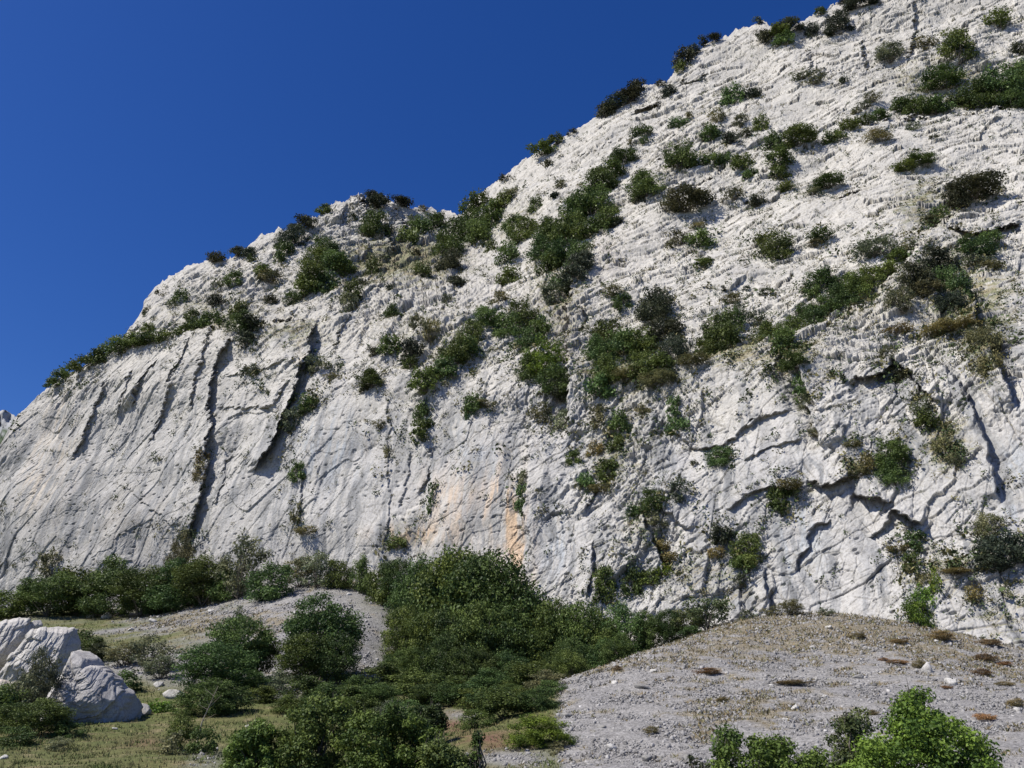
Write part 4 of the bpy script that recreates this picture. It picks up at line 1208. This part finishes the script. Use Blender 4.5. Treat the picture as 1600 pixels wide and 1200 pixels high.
def ground_plant(px, top, Y, w, kind, label, grp):
    Y = min(Y, wall_depth(px) - 1.2 - 0.0006 * Y * w * 0.5)
    T = at(px, top, Y); g = float(ground_z(T[0], T[1])); d = Y * cp_ + (T[2] - CAM[2]) * sp_
    W = w * 1.3 * d / F; H = max(T[2] - g, 0.45 * W) * 1.06
    tree = 'tree' in label.split(' and ')[0] and kind in 'TCOGS' and H > 3.0 or 'sapling' in label.split('beside')[0].split('above')[0]
    tree = any(k in ' '.join(label.split()[:6]) for k in ('tree', 'sapling'))
    nm = 'tree' if tree else 'shrub'
    if kind == 'T': W = max(W, 0.8 * H); w = max(w, 90)
    plant(nm, kind, (T[0], T[1], g - 0.1), W, H, max(w, H * F / d * 0.8), label, 'tree' if tree else 'shrub', grp, part='crown' if tree else 'foliage', stem='trunk' if tree else 'stem', d=W * 0.9)
_gr = random.Random(9)
def _ground(px, top, Y, w, k, label, grp):
    if grp: top += _gr.uniform(-14, 12); w *= _gr.uniform(0.8, 1.1)
    ground_plant(px, top, Y, w, k, label, grp)
run_table(TREES, _ground)

# big leafy bushes close to the camera, their clumps spread through an outline
def near_bush(poly, Y, depth, nl, leaf, col, label, seed, nc=150, cr=0.22, name='shrub'):
    rng = np.random.default_rng(seed); poly = np.array(poly, float)
    def inside(x, y):
        c = False; j = len(poly) - 1
        for i in range(len(poly)):
            xi, yi = poly[i]; xj, yj = poly[j]
            if (yi > y) != (yj > y) and x < (xj - xi) * (y - yi) / (yj - yi) + xi: c = not c
            j = i
        return c
    C = []; lo, hi = poly.min(0), poly.max(0)
    edge = np.vstack([poly, poly[:1]])
    while len(C) < nc:
        x, y = rng.uniform(lo[0], hi[0]), rng.uniform(lo[1], hi[1])
        if not inside(x, y): continue
        ed, _ = poly_dist(np.array([x]), np.array([y]), edge); ed = abs(float(ed[0])) / F * Y
        if ed < cr * 0.55: continue
        k = min(1.0, ed / (depth * 0.5)) ** 0.5
        C.append(at(x, y, Y + rng.uniform(-1, 1) * depth * 0.5 * (0.25 + 0.75 * k)))
    C = np.array(C); bx, by = C[:, 0].mean(), C[:, 1].mean(); g = float(ground_z(bx, by)); base = np.array([bx, by, g])
    C = C - base
    e = link(name, None, None, base); tag(e, label, 'shrub')
    me, _ = crown_mesh('foliage', '', nc, nl, leaf, seed, cr, cen=C, aspect=0.62)
    f = link('foliage', me, e); f.color = (*col, 1)
    r2 = np.random.default_rng(seed + 1); paths = []
    for i in r2.permutation(nc)[:26]:
        s0 = np.array([C[i, 0] * 0.3, C[i, 1] * 0.3, -0.1]); paths.append(([s0, (s0 + C[i]) / 2 + r2.normal(size=3) * 0.1, C[i]], [0.035, 0.022, 0.006]))
    for i in np.argsort(C[:, 2])[-14:]:                                  # leafy shoots that break the outline
        tip = C[i] + r2.normal(size=3) * 0.08 + np.array([0, 0, cr * 1.2]); paths.append(([C[i], tip], [0.008, 0.003]))
    link('stem', tubes('stem', paths, M_BARK, 4), e)
near_bush([(1290,1215),(1330,1165),(1385,1130),(1398,1090),(1410,1068),(1432,1064),(1450,1080),(1462,1102),(1500,1115),(1512,1140),(1545,1160),(1568,1190),(1580,1230),(1575,1320),(1290,1320)], 17, 2.6, 56000, 0.07, (0.10, 0.165, 0.032), 'large bright green pointed bush at the bottom right', 901, 300, 0.25)
near_bush([(1280,1230),(1288,1165),(1300,1135),(1312,1112),(1335,1100),(1356,1115),(1376,1150),(1390,1230)], 19, 1.4, 9000, 0.065, (0.065, 0.085, 0.035), 'darker open bush rising left of the large bright one at bottom right', 902, 60, 0.2)
near_bush([(1095,1230),(1100,1170),(1120,1150),(1140,1124),(1150,1145),(1190,1148),(1225,1152),(1250,1172),(1290,1165),(1310,1190),(1310,1320),(1095,1320)], 17.5, 1.8, 30000, 0.068, (0.09, 0.14, 0.035), 'dark leafy bush along the bottom edge left of the bright pointed bush', 903, 170, 0.22)
near_bush([(1062,1230),(1066,1180),(1085,1164),(1104,1178),(1110,1320),(1062,1320)], 17, 0.8, 2600, 0.06, (0.07, 0.08, 0.045), 'sparse reddish-green twiggy bush at the bottom edge, left end of the right-hand group', 904, 24, 0.14)
near_bush([(350,1230),(352,1165),(370,1135),(400,1122),(432,1118),(460,1230)], 24, 1.8, 17000, 0.08, (0.095, 0.15, 0.04), 'leafy bush at the bottom edge, leftmost of the front row', 905, 95, 0.26)
near_bush([(425,1230),(428,1130),(462,1100),(500,1086),(545,1094),(560,1130),(560,1230)], 24, 2.2, 26000, 0.08, (0.115, 0.165, 0.048), 'tall pale-leaved bush at the bottom edge under the tall oval tree', 906, 150, 0.26)
near_bush([(535,1230),(535,1125),(575,1100),(620,1096),(655,1115),(690,1140),(700,1230)], 23, 2.2, 26000, 0.08, (0.105, 0.16, 0.042), 'wide yellow-green bush at the bottom edge, centre of the front row', 907, 150, 0.26)
near_bush([(655,1230),(660,1165),(685,1150),(715,1165),(735,1185),(740,1230)], 22, 1.5, 13000, 0.075, (0.09, 0.125, 0.042), 'low dark bush at the bottom edge, right end of the front row', 908, 80, 0.24)
near_bush([(728,1230),(735,1170),(745,1130),(755,1128),(750,1180),(748,1230)], 22, 0.5, 1500, 0.07, (0.075, 0.12, 0.035), 'slender leafy shoot rising at the bottom edge beside the reddish patch', 909, 26, 0.14)
near_bush([(640,1120),(660,1100),(690,1100),(700,1125),(690,1150),(650,1150)], 30, 1.4, 6500, 0.085, (0.06, 0.09, 0.033), 'mid green bush behind the front row, left of the reddish patch', 910, 40, 0.22)

# ------------------------------------------------------------------ leaning bare sapling on the meadow
def bare_sapling():
    B = at(306, 1160, 29.5); B[2] = float(ground_z(B[0], B[1])) - 0.05; T = at(341, 1072, 29.5)
    e = link('dead_sapling', None, None, B); tag(e, 'bare leaning sapling with a pale thin trunk on the meadow', 'sapling')
    T = T - B; rng = np.random.default_rng(5)
    m1 = T * 0.45 + np.array([-0.12, 0, 0.0])
    link('trunk', tubes('trunk', [([(0, 0, 0), m1, T], [0.035, 0.025, 0.008])], M_DEAD, 5), e)
    ps = []
    for k in range(9):
        a = m1 + (T - m1) * rng.uniform(0, 0.9); ps.append(([a, a + np.array([rng.normal() * 0.25, rng.normal() * 0.2, rng.uniform(0.15, 0.5)])], [0.010, 0.003]))
    link('twigs', tubes('twigs', ps, M_DEAD, 4), e)
M_DEAD, _nt, _b = new_mat('dead_wood', 0.9); _b.inputs['Base Color'].default_value = (0.32, 0.28, 0.22, 1)
bare_sapling()

# ------------------------------------------------------------------ boulders at lower left
def boulder(px_out, Y, thick, label, seed, rough=1.0, ang=58, tint=(0.50, 0.485, 0.47), cat='boulder', NT=300, NR_=120, name='boulder', pw=4.5):
    pts = np.array([at(a, b, Y) for a, b in px_out])[:, [0, 2]]
    c = pts.mean(0); rel = pts - c
    th = np.arctan2(rel[:, 1], rel[:, 0]); o = np.argsort(th); th = th[o]; rr = np.hypot(*rel.T)[o]
    T = np.linspace(-math.pi, math.pi, NT, endpoint=False); R = np.interp(T, th, rr, period=2 * math.pi)
    r = np.linspace(0, 1, NR_) ** 0.8
    X = c[0] + np.cos(T)[None] * R[None] * r[:, None]; Z = c[1] + np.sin(T)[None] * R[None] * r[:, None]
    prof = thick * (1 - r ** pw) ** (1 / 2.2)
    front = np.stack([X, Y - prof[:, None] * (1 - 0.35 * np.clip((Z - c[1]) / R.max(), -1, 1)), Z], -1)
    back = front.copy(); back[..., 1] = Y + prof[:, None] * 0.9
    V = np.concatenate([front.reshape(-1, 3), back[::-1][1:].reshape(-1, 3)])
    d = V - np.array([c[0], Y, c[1]]); nrm = d / np.array([R.mean(), thick, R.mean()]) ** 2; nrm /= np.linalg.norm(nrm, axis=1, keepdims=True) + 1e-9
    rg = np.random.default_rng(seed); cc = np.array([c[0], Y, c[1]]); ex = np.array([R.mean(), thick, R.mean()])
    for _k in range(26):                                          # broken flat faces: cut the block by planes
        q = rg.normal(size=3) * np.array([0.8, 1, 0.8]); q[1] = -abs(q[1]) if _k % 4 else q[1]; q /= np.linalg.norm(q)
        sup = ((V - cc) @ q).max(); dd = sup * (1 - rg.uniform(0.04, 0.20)); e_ = (V - cc) @ q - dd
        V = V - q[None] * np.maximum(e_, 0)[:, None]
    a = rad(ang); s = V[:, 0] + V[:, 1] * 0.6; u = V[:, 2] - V[:, 1] * 0.5
    w1, w2 = fbm(s * 1.1, u * 1.1, seed, 3) * 0.06, fbm(s * 1.1, u * 1.1, seed + 1, 3) * 0.06
    x = (s + w1) * math.cos(a) + (u + w2) * math.sin(a); y = -(s + w1) * math.sin(a) + (u + w2) * math.cos(a)
    H = fbm(s / 1.5, u / 1.5, seed + 2, 3) * 0.05
    for k, (sc_, am, ay) in enumerate(((2.2, 0.10, 0.6), (0.9, 0.08, 0.6), (0.35, 0.04, 0.55), (0.14, 0.018, 0.6))):
        f, e = facets(x / sc_, y / (sc_ * ay), seed + 5 + k, 0.5, 0.5, 0.6)
        pres = sst(-0.2, 0.2, noise(s / sc_ * 0.6, u / sc_ * 0.6, seed + 30 + k))
        H = H + am * f * rough * (0.35 + 0.65 * pres) - np.exp(-(e * sc_ * 0.3 / 0.025) ** 2) * am * 0.25 * pres
    V = V + nrm * H[:, None] * np.clip(thick, 0.3, 1.2)
    n = 2 * NR_ - 1; i = np.arange(n - 1)[:, None] * NT; j = np.arange(NT)[None]; j2 = (j + 1) % NT
    Fq = np.stack([i + j, i + j2, i + NT + j2, i + NT + j], -1).reshape(-1, 4)
    b = 1 + 0.12 * fbm(s * 1.5, u * 1.5, seed + 60, 4) - 0.2 * sst(0.2, 0.6, fbm(s * 0.9, u * 0.6, seed + 61, 4))
    o = link(name, mesh_np(name, V, Fq, M_BOULDER, False, {'rock': np.array(tint)[None] * b[:, None]}))
    return tag(o, label, cat)
boulder([(-60,1010),(-20,990),(0,984),(14,970),(30,965),(46,968),(50,985),(38,1012),(18,1046),(0,1085),(-60,1110)], 46, 1.3, 'pale slanting boulder slab cut by the left edge', 1100)
boulder([(40,985),(52,972),(62,968),(66,974),(58,984),(46,992)], 46.5, 0.4, 'small pale block wedged on top between the two slanting slabs', 1150, NT=120, NR_=50)
boulder([(2,1090),(6,1052),(24,1018),(48,990),(62,980),(80,974),(100,970),(111,974),(114,992),(116,1010),(112,1030),(118,1048),(110,1070),(80,1095),(30,1098)], 44, 1.5, 'tall pale slanting boulder slab, highest of the group at lower left', 1200)
boulder([(70,1125),(74,1088),(84,1068),(98,1058),(106,1034),(114,1008),(124,1010),(130,1036),(150,1040),(172,1052),(190,1072),(206,1090),(220,1108),(222,1122),(210,1136),(180,1142),(80,1142)], 40, 1.5, 'big grey flat-faced boulder with a broken crest on the meadow', 1300, rough=1.0, ang=25, pw=7, tint=(0.42, 0.41, 0.41))
boulder([(-15,1070),(2,1062),(14,1068),(26,1064),(32,1078),(20,1092),(0,1096),(-15,1094)], 41, 0.5, 'cream-coloured low boulder at the left edge under the slanting slabs', 1400, tint=(0.55, 0.50, 0.44), NT=160, NR_=60)
boulder([(205,1112),(220,1100),(232,1106),(238,1112),(228,1120),(210,1122)], 42, 0.35, 'small pale rock at the right foot of the big grey boulder', 1500, NT=100, NR_=40)
boulder([(128,1046),(132,1026),(142,1030),(150,1036),(160,1044),(156,1056),(140,1058)], 40.8, 0.5, 'jagged small block on the sloping crest of the big grey boulder', 1550, NT=120, NR_=50)

# ------------------------------------------------------------------ single pale stones lying on the ground
STONES = '''
1243 1109 14 9|whitest fist-like stone in the middle of the gravel slope above the dark bottom bush
1450 1050 16 16|upright pale block on the gravel just above the pointed bush
1488 1069 18 10|white stone on the gravel right of the upright pale block
1341 1061 18 7|flat grey slab on the gravel left of the upright pale block
1205 1072 8 5|white pebble near the brown cushion on the middle gravel
1393 1132 9 5|white stone just left of the large bright bush
1230 1127 12 6|flat pale stone under the whitest stone on the gravel
1295 982 12 6|pale stone near the top of the right-hand scree
1464 1004 7 5|bright white stone high on the right-hand scree
1469 1038 8 4|small white stone above the pale block on the scree
1588 1026 12 7|dark grey stone near the right edge of the scree
1270 1013 8 5|white pebble left on the upper scree
1021 1050 12 6|light stone at the left of the gravel, upper of two
960 1068 12 6|light stone at the left of the gravel, lower of two
1005 1076 22 7|wide flat grey slab bedded in the left gravel
1135 1054 8 5|pale stone on the middle gravel beside the longest rusty cushion
940 1140 14 7|angular grey stone low on the left of the gravel
955 1170 16 10|pale angular stone at the bottom of the gravel, left of centre
1010 1187 18 9|grey angular stone at the bottom of the gravel, right of its pale neighbour
985 1150 10 5|small tilted stone between the two bottom gravel stones
1075 1190 16 10|blocky grey stone at the bottom edge of the gravel
1290 1090 8 5|pale pebble on the gravel above the open dark bush
1550 1090 10 5|grey stone on the gravel right of the large bright bush
1417 1007 7 4|small pale stone high on the scree, right of its crown
1530 1062 9 5|small grey stone on the right part of the scree
1590 1110 10 6|pale stone near the right edge, low on the scree
270 1090 28 14|pale flat-topped rock between boulder and broad leafy tree
248 1072 16 8|white rock above the pale flat-topped one
240 972 14 6|pale rock on the grass just under the left tree row
165 966 16 9|white rock at the edge of the dark trees behind the boulders
140 965 12 7|small white rock left of the other at the tree edge
300 1064 12 8|white rock at the foot of the left rubble
5 1187 14 9|round white stone at the bottom left corner
390 1138 14 6|pale stone lying on the meadow left of the front bushes
180 1140 8 4|small pale stone on the meadow before the big boulder
205 985 10 5|pale stone on the grassy bank below the left tree row
330 955 12 4|pale slab on the bank at the end of the tree shadow
885 1120 16 8|dark grey stone on the shaded left rim of the gravel
745 1120 16 7|pale stone on the little stony patch before the central wood
470 908 8 4|light stone near the top of the left scree cone
590 935 8 4|light stone on the right of the left scree cone
545 930 8 4|light stone right above the tall oval tree
460 960 8 5|light stone left above the tall oval tree
'''
def on_ground(px, py):
    Ys = np.linspace(10, 105, 1200); P = at(np.full(1200, px), np.full(1200, py), Ys)
    g = ground_z(P[:, 0], P[:, 1]) ; d = P[:, 2] - g; i = np.where(d < 0)[0]
    if len(i) == 0: return P[-1]
    return P[i[0]]
def stone(px, py, w, h, label, seed):
    P = on_ground(px, py); d = P[1] * cp_ + (P[2] - CAM[2]) * sp_; rng = np.random.default_rng(seed)
    W = w * d / F * 0.55; H = h * d / F * 0.6
    n1, n2 = 22, 12
    a = np.linspace(0, 2 * math.pi, n1, endpoint=False)[None]; b = np.linspace(-1.45, 1.45, n2)[:, None]
    D = np.stack([np.cos(a) * np.cos(b), np.sin(a) * np.cos(b), np.sin(b) + 0 * a], -1).reshape(-1, 3)
    pl = rng.normal(size=(14, 3)); pl /= np.linalg.norm(pl, axis=1, keepdims=True); off = rng.uniform(0.7, 1.0, 14)
    r = np.min(np.where(D @ pl.T > 0.05, off[None] / np.maximum(D @ pl.T, 0.05), 9), axis=1); r = np.minimum(r, 1.25)
    V = D * r[:, None] * np.array([W, W * 0.8, H])
    j = np.arange(n1)[None]; i = np.arange(n2 - 1)[:, None] * n1; j2 = (j + 1) % n1
    Fq = np.stack([i + j, i + j2, i + n1 + j2, i + n1 + j], -1).reshape(-1, 4)
    Fq = np.concatenate([Fq, [[0, n1 // 3, 2 * n1 // 3, n1 - 1]]])
    c = 0.28 if 'grey' in label else 0.52
    o = link('stone', mesh_np('stone', V, Fq, M_BOULDER, False, {'rock': np.full((len(V), 3), c) * np.array([1, 0.98, 0.95])}), None, (P[0], P[1], float(ground_z(P[0], P[1])) + H * 0.35))
    o.rotation_euler = (rng.uniform(-.3, .3), rng.uniform(-.3, .3), rng.uniform(0, 6.28)); tag(o, label, 'stone')
for _i, _l in enumerate(STONES.strip().split('\n')):
    _a, _lab = _l.split('|'); stone(*map(float, _a.split()), _lab, 2000 + _i)

# ------------------------------------------------------------------ gravel: thousands of loose stones in one object
def scatter(n, seed, y0, y1, x0=-72, x1=48):
    rng = np.random.default_rng(seed); Y = y0 * (y1 / y0) ** rng.random(n) ; X = rng.uniform(-0.75, 0.75, n) * Y
    P = np.stack([X, Y, ground_z(X, Y)], -1); px, py, w = project(P); return rng, P, px, py, w
def gravel():
    rng, P, px, py, w = scatter(230000, 7, 19, 88)
    S = scree_mask(px, py, P[:, 0], P[:, 1], w); keep = (rng.random(len(S)) < S ** 2 * np.clip(0.25 + w / 60, 0, 1)) & (px > -40) & (px < 1640); P = P[keep]; w = w[keep]; n = len(P)
    sz = 0.016 * (1 - rng.random(n)) ** -0.42; sz = np.minimum(sz * (0.5 + w / 38), 0.06 + 0.0014 * w)
    base = np.array([(-1, -1, -1), (1, -1, -1), (1, 1, -1), (-1, 1, -1), (-1, -1, 1), (1, -1, 1), (1, 1, 1), (-1, 1, 1)], float)
    V = base[None] * rng.uniform(0.45, 1.0, (n, 8, 3)) * np.stack([np.ones(n), rng.uniform(0.55, 1, n), rng.uniform(0.3, 0.7, n)], -1)[:, None]
    q = rng.normal(size=(n, 4)); q[:, 3] *= 0.25; q[:, 1:3] *= 0.35; q /= np.linalg.norm(q, axis=1, keepdims=True); a, b, c, d = q[:, 0], q[:, 1], q[:, 2], rng.uniform(-1, 1, n)
    nn = np.sqrt(a * a + b * b + c * c + d * d); a, b, c, d = a / nn, b / nn, c / nn, d / nn
    Rm = np.stack([1 - 2 * (c * c + d * d), 2 * (b * c - a * d), 2 * (b * d + a * c), 2 * (b * c + a * d), 1 - 2 * (b * b + d * d), 2 * (c * d - a * b), 2 * (b * d - a * c), 2 * (c * d + a * b), 1 - 2 * (b * b + c * c)], -1).reshape(n, 3, 3)
    V = np.einsum('nij,nkj->nki', Rm, V) * sz[:, None, None] + P[:, None]
    Fq = np.array([(0, 3, 2, 1), (4, 5, 6, 7), (0, 1, 5, 4), (1, 2, 6, 5), (2, 3, 7, 6), (3, 0, 4, 7)])[None] + (np.arange(n) * 8)[:, None, None]
    b = np.clip(rng.normal(0.235, 0.05, n), 0.13, 0.5) + 0.09 * (rng.random(n) > 0.97); c = np.stack([b, b * 0.98, b * 0.98], -1)
    m, nt, bs = new_mat('gravel_stone', 0.95); a_ = nt.nodes.new('ShaderNodeVertexColor'); a_.layer_name = 'rock'; nt.links.new(a_.outputs[0], bs.inputs['Base Color'])
    tag(link('scree_stones', mesh_np('scree_stones', V.reshape(-1, 3), Fq.reshape(-1, 4), m, False, {'rock': np.repeat(c, 8, 0)})), 'loose grey gravel and small stones covering both scree slopes', 'gravel', None, 'stuff')
gravel()

# ------------------------------------------------------------------ grass and small plants that nobody could count
M_GRASS, _nt, _b = new_mat('grass_blades', 0.8)
_a = _nt.nodes.new('ShaderNodeVertexColor'); _a.layer_name = 'blade'; _nt.links.new(_a.outputs[0], _b.inputs['Base Color'])
def blades(name, P, hgt, col, rng, label, per=3, wid=0.16, spread=0.8):
    n = len(P) * per; Pb = np.repeat(P, per, 0); h = np.repeat(hgt, per) * rng.uniform(0.5, 1.2, n); c = np.repeat(col, per, 0) * rng.uniform(0.75, 1.25, (n, 1))
    Pb = Pb + rng.normal(size=(n, 3)) * np.array([1, 1, 0]) * h[:, None] * 0.5
    a = rng.uniform(0, 6.28, n); side = np.stack([np.cos(a), np.sin(a), 0 * a], -1) * (h * wid)[:, None]
    lean = rng.normal(size=(n, 3)) * spread * 0.5; lean[:, 2] = 1; tip = Pb + lean * h[:, None]
    V = np.stack([Pb - side, Pb + side, tip], 1).reshape(-1, 3)
    tag(link(name, mesh_np(name, V, np.arange(3 * n).reshape(n, 3), M_GRASS, False, {'blade': np.repeat(c, 3, 0)})), label, 'grass', None, 'stuff')
def meadow():
    rng, P, px, py, w = scatter(130000, 9, 20, 92)
    S = scree_mask(px, py, P[:, 0], P[:, 1], w); n1 = fbm(P[:, 0] / 2, P[:, 1] / 2, 411, 3)
    keep = (rng.random(len(S)) < (1 - S) * np.clip(0.6 + n1, 0.1, 1)) & (px > -40) & (px < 1640); P = P[keep]; w = w[keep]; n1 = n1[keep]; n = len(P)
    mixv = np.clip(0.45 + n1 + rng.normal(size=n) * 0.2, 0, 1)[:, None]
    col = np.array([0.085, 0.12, 0.035]) * mixv + np.array([0.20, 0.17, 0.085]) * (1 - mixv)
    blades('meadow_grass', P, rng.uniform(0.04, 0.11, n) * (0.6 + w / 60), col, rng, 'short green and straw-coloured grass on the meadow and the banks under the trees', 3, 0.2)
meadow()
def scree_grass():
    rng, P, px, py, w = scatter(120000, 10, 20, 90)
    S = scree_mask(px, py, P[:, 0], P[:, 1], w); n2 = fbm(P[:, 0] / 1.3, P[:, 1] / 1.3, 312, 4, 0.6); n3 = fbm(P[:, 0] / 9, P[:, 1] / 9, 313, 3)
    def blob(bx, by, rx, ry): return np.exp(-((px - bx) / rx) ** 2 - ((py - by) / ry) ** 2)
    dry = sst(0.0, 0.5, n2 * 0.8 + n3 * 0.3 + 0.75 * sst(1100, 965, py) * (px > 850) + 0.4 * (blob(1180, 1110, 110, 26) + blob(1120, 1140, 60, 20) + blob(530, 912, 90, 12) + 1.6 * blob(330, 975, 120, 20)) - 0.12)
    keep = (S > 0.4) & (rng.random(len(S)) < dry * 0.8) & (px > -20) & (px < 1640); P = P[keep]; w = w[keep]; n = len(P)
    t = rng.random((n, 1)); col = np.array([0.20, 0.15, 0.085]) * t + np.array([0.13, 0.135, 0.07]) * (1 - t)
    blades('dry_grass', P, rng.uniform(0.04, 0.12, n) * (0.6 + w / 50), col, rng, 'thin dry brown grass scattered over the scree slopes', 3, 0.25, 1.3)
scree_grass()
# rusty cushions on the scree
CUSH = '''
1106 1054 40 9|longest rusty-orange cushion plant on the middle gravel
966 1048 16 7|small rusty cushion plant on the left gravel
1540 1032 34 9|rust-brown cushion plant right on the upper scree
1535 1055 28 9|rust-brown cushion plant under the other on the right of the scree
1406 1006 24 9|tawny cushion plant high on the scree, left of its twin
1340 997 26 7|tawny cushion plant near the scree crown
1381 1034 14 7|reddish cushion plant, left of a tawny one, middle scree
1402 1038 26 8|tawny cushion plant right beside the reddish one
1240 1070 50 8|long thin tawny cushion plant on the middle gravel
1540 1126 32 12|orange-brown cushion plant right of the large bright bush
1470 1000 40 12|broad brown cushion plant below the climbing green plant
1545 1008 40 8|orange grass cushion along the wall foot at right
1018 1145 24 9|olive-brown cushion plant low on the left gravel
1438 1045 20 14|brown tuft beside the upright pale block
1365 1117 18 7|olive cushion plant left above the bright bush
1480 1076 16 6|reddish cushion plant left of the white stone
1130 1096 18 8|olive cushion plant in the dry grass of the middle gravel
1570 1040 20 7|reddish cushion plant near the right edge of the scree
1590 1105 24 14|dull brown cushion plant at the right edge of the scree
1570 1072 22 8|brown cushion plant between the two right edge ones
530 916 18 5|reddish cushion plant on top of the left scree cone
'''
for _l in CUSH.strip().split('\n'):
    _a, _lab = _l.split('|'); _x, _y, _w, _h = map(float, _a.split()); _P = on_ground(_x, _y); _d = _P[1] * cp_ + (_P[2] - CAM[2]) * sp_
    _c = (0.21, 0.135, 0.075) if ('rust' in _lab or 'orange' in _lab or 'red' in _lab) else (0.17, 0.14, 0.075)
    plant('cushion_plant', 'Y', (_P[0], _P[1], float(ground_z(_P[0], _P[1])) - 0.03), _w * _d / F * 1.3, _h * _d / F * 1.5, 60, _lab, 'plant', None, d=_w * _d / F * 1.0, col=_c)
# small plants in cracks and on ledges of the cliff, too many to count
def cliff_tufts():
    rng = np.random.default_rng(12); NR, NC = PXg.shape; n = 300000
    i = rng.integers(5, NR - 12, n); j = rng.integers(60, NC - 80, n); ok = (PXg[i, j] > -20) & (PXg[i, j] < 1620); i, j = i[ok], j[ok]
    v = CVEG[i, j]; cl = sst(0.1, 0.55, fbm(CS[i, j] / 1.6, CU[i, j] / 1.1, 420, 4)); broken = np.clip(CR_[i, j] - 0.4, 0, 1)
    near = np.zeros(len(i), np.float32); X_, Y_ = PXg[i, j], PYg[i, j]
    for bx, by, bw, bh in VEG_SPOTS:
        q = np.exp(-((X_ - bx) / (bw * 0.95 + 8)) ** 2 - ((Y_ - by) / (bh * 0.9 + 7)) ** 2); near = np.maximum(near, q)
    ck = np.clip(CK_[i, j], 0, 1); up = sst(760, 520, Y_)
    lines = np.exp(-(fbm(CS[i, j] * 0.10 + CU[i, j] * 0.05, CU[i, j] * 0.30 - CS[i, j] * 0.13, 430, 4) / 0.045) ** 2) * sst(0.0, 0.3, fbm(CS[i, j] / 7, CU[i, j] / 7, 431, 3) + 0.1)
    p = near ** 1.5 * (0.05 + 0.07 * up) * (0.25 + cl) + ck * 0.07 * (0.2 + up) + lines * (0.04 + 0.13 * up) * (0.2 + cl) + v ** 1.5 * 0.12 * (0.35 + cl) + 0.02 * cl ** 2 * broken + 0.0006
    k = rng.random(len(i)) < p * 2.8; i, j, v = i[k], j[k], v[k]; near = near[k]; lines = lines[k]; P = CP[i, j] + CN[i, j] * 0.05; n = len(i)
    sz = rng.uniform(0.10, 0.36, n) * (1 + 0.8 * (rng.random(n) > 0.9)) * (1 + 0.5 * near + 0.5 * lines); per = 16
    t = rng.random((n, 1)); g = (rng.random((n, 1)) < 0.62)
    col = np.where(g, np.array([0.062, 0.088, 0.035]), np.array([0.15, 0.14, 0.065])) * (0.7 + 0.6 * t)
    idx = np.repeat(np.arange(n), per); d = rng.normal(size=(n * per, 3)); cen = P[idx] + d * sz[idx, None] * 0.42 + CN[i, j][idx] * sz[idx, None] * 0.3
    V, Fq = quads(cen, rng.normal(size=cen.shape) + np.array([0, 0, 0.6]), sz[idx] * 0.46, rng, 0.6)
    tag(link('rock_plants', mesh_np('rock_plants', V, Fq, M_GRASS, False, {'blade': np.repeat(col[idx], 4, 0)})), 'small green and straw tufts of plants rooted in cracks and ledges of the cliff', 'ground cover', None, 'stuff')
cliff_tufts()
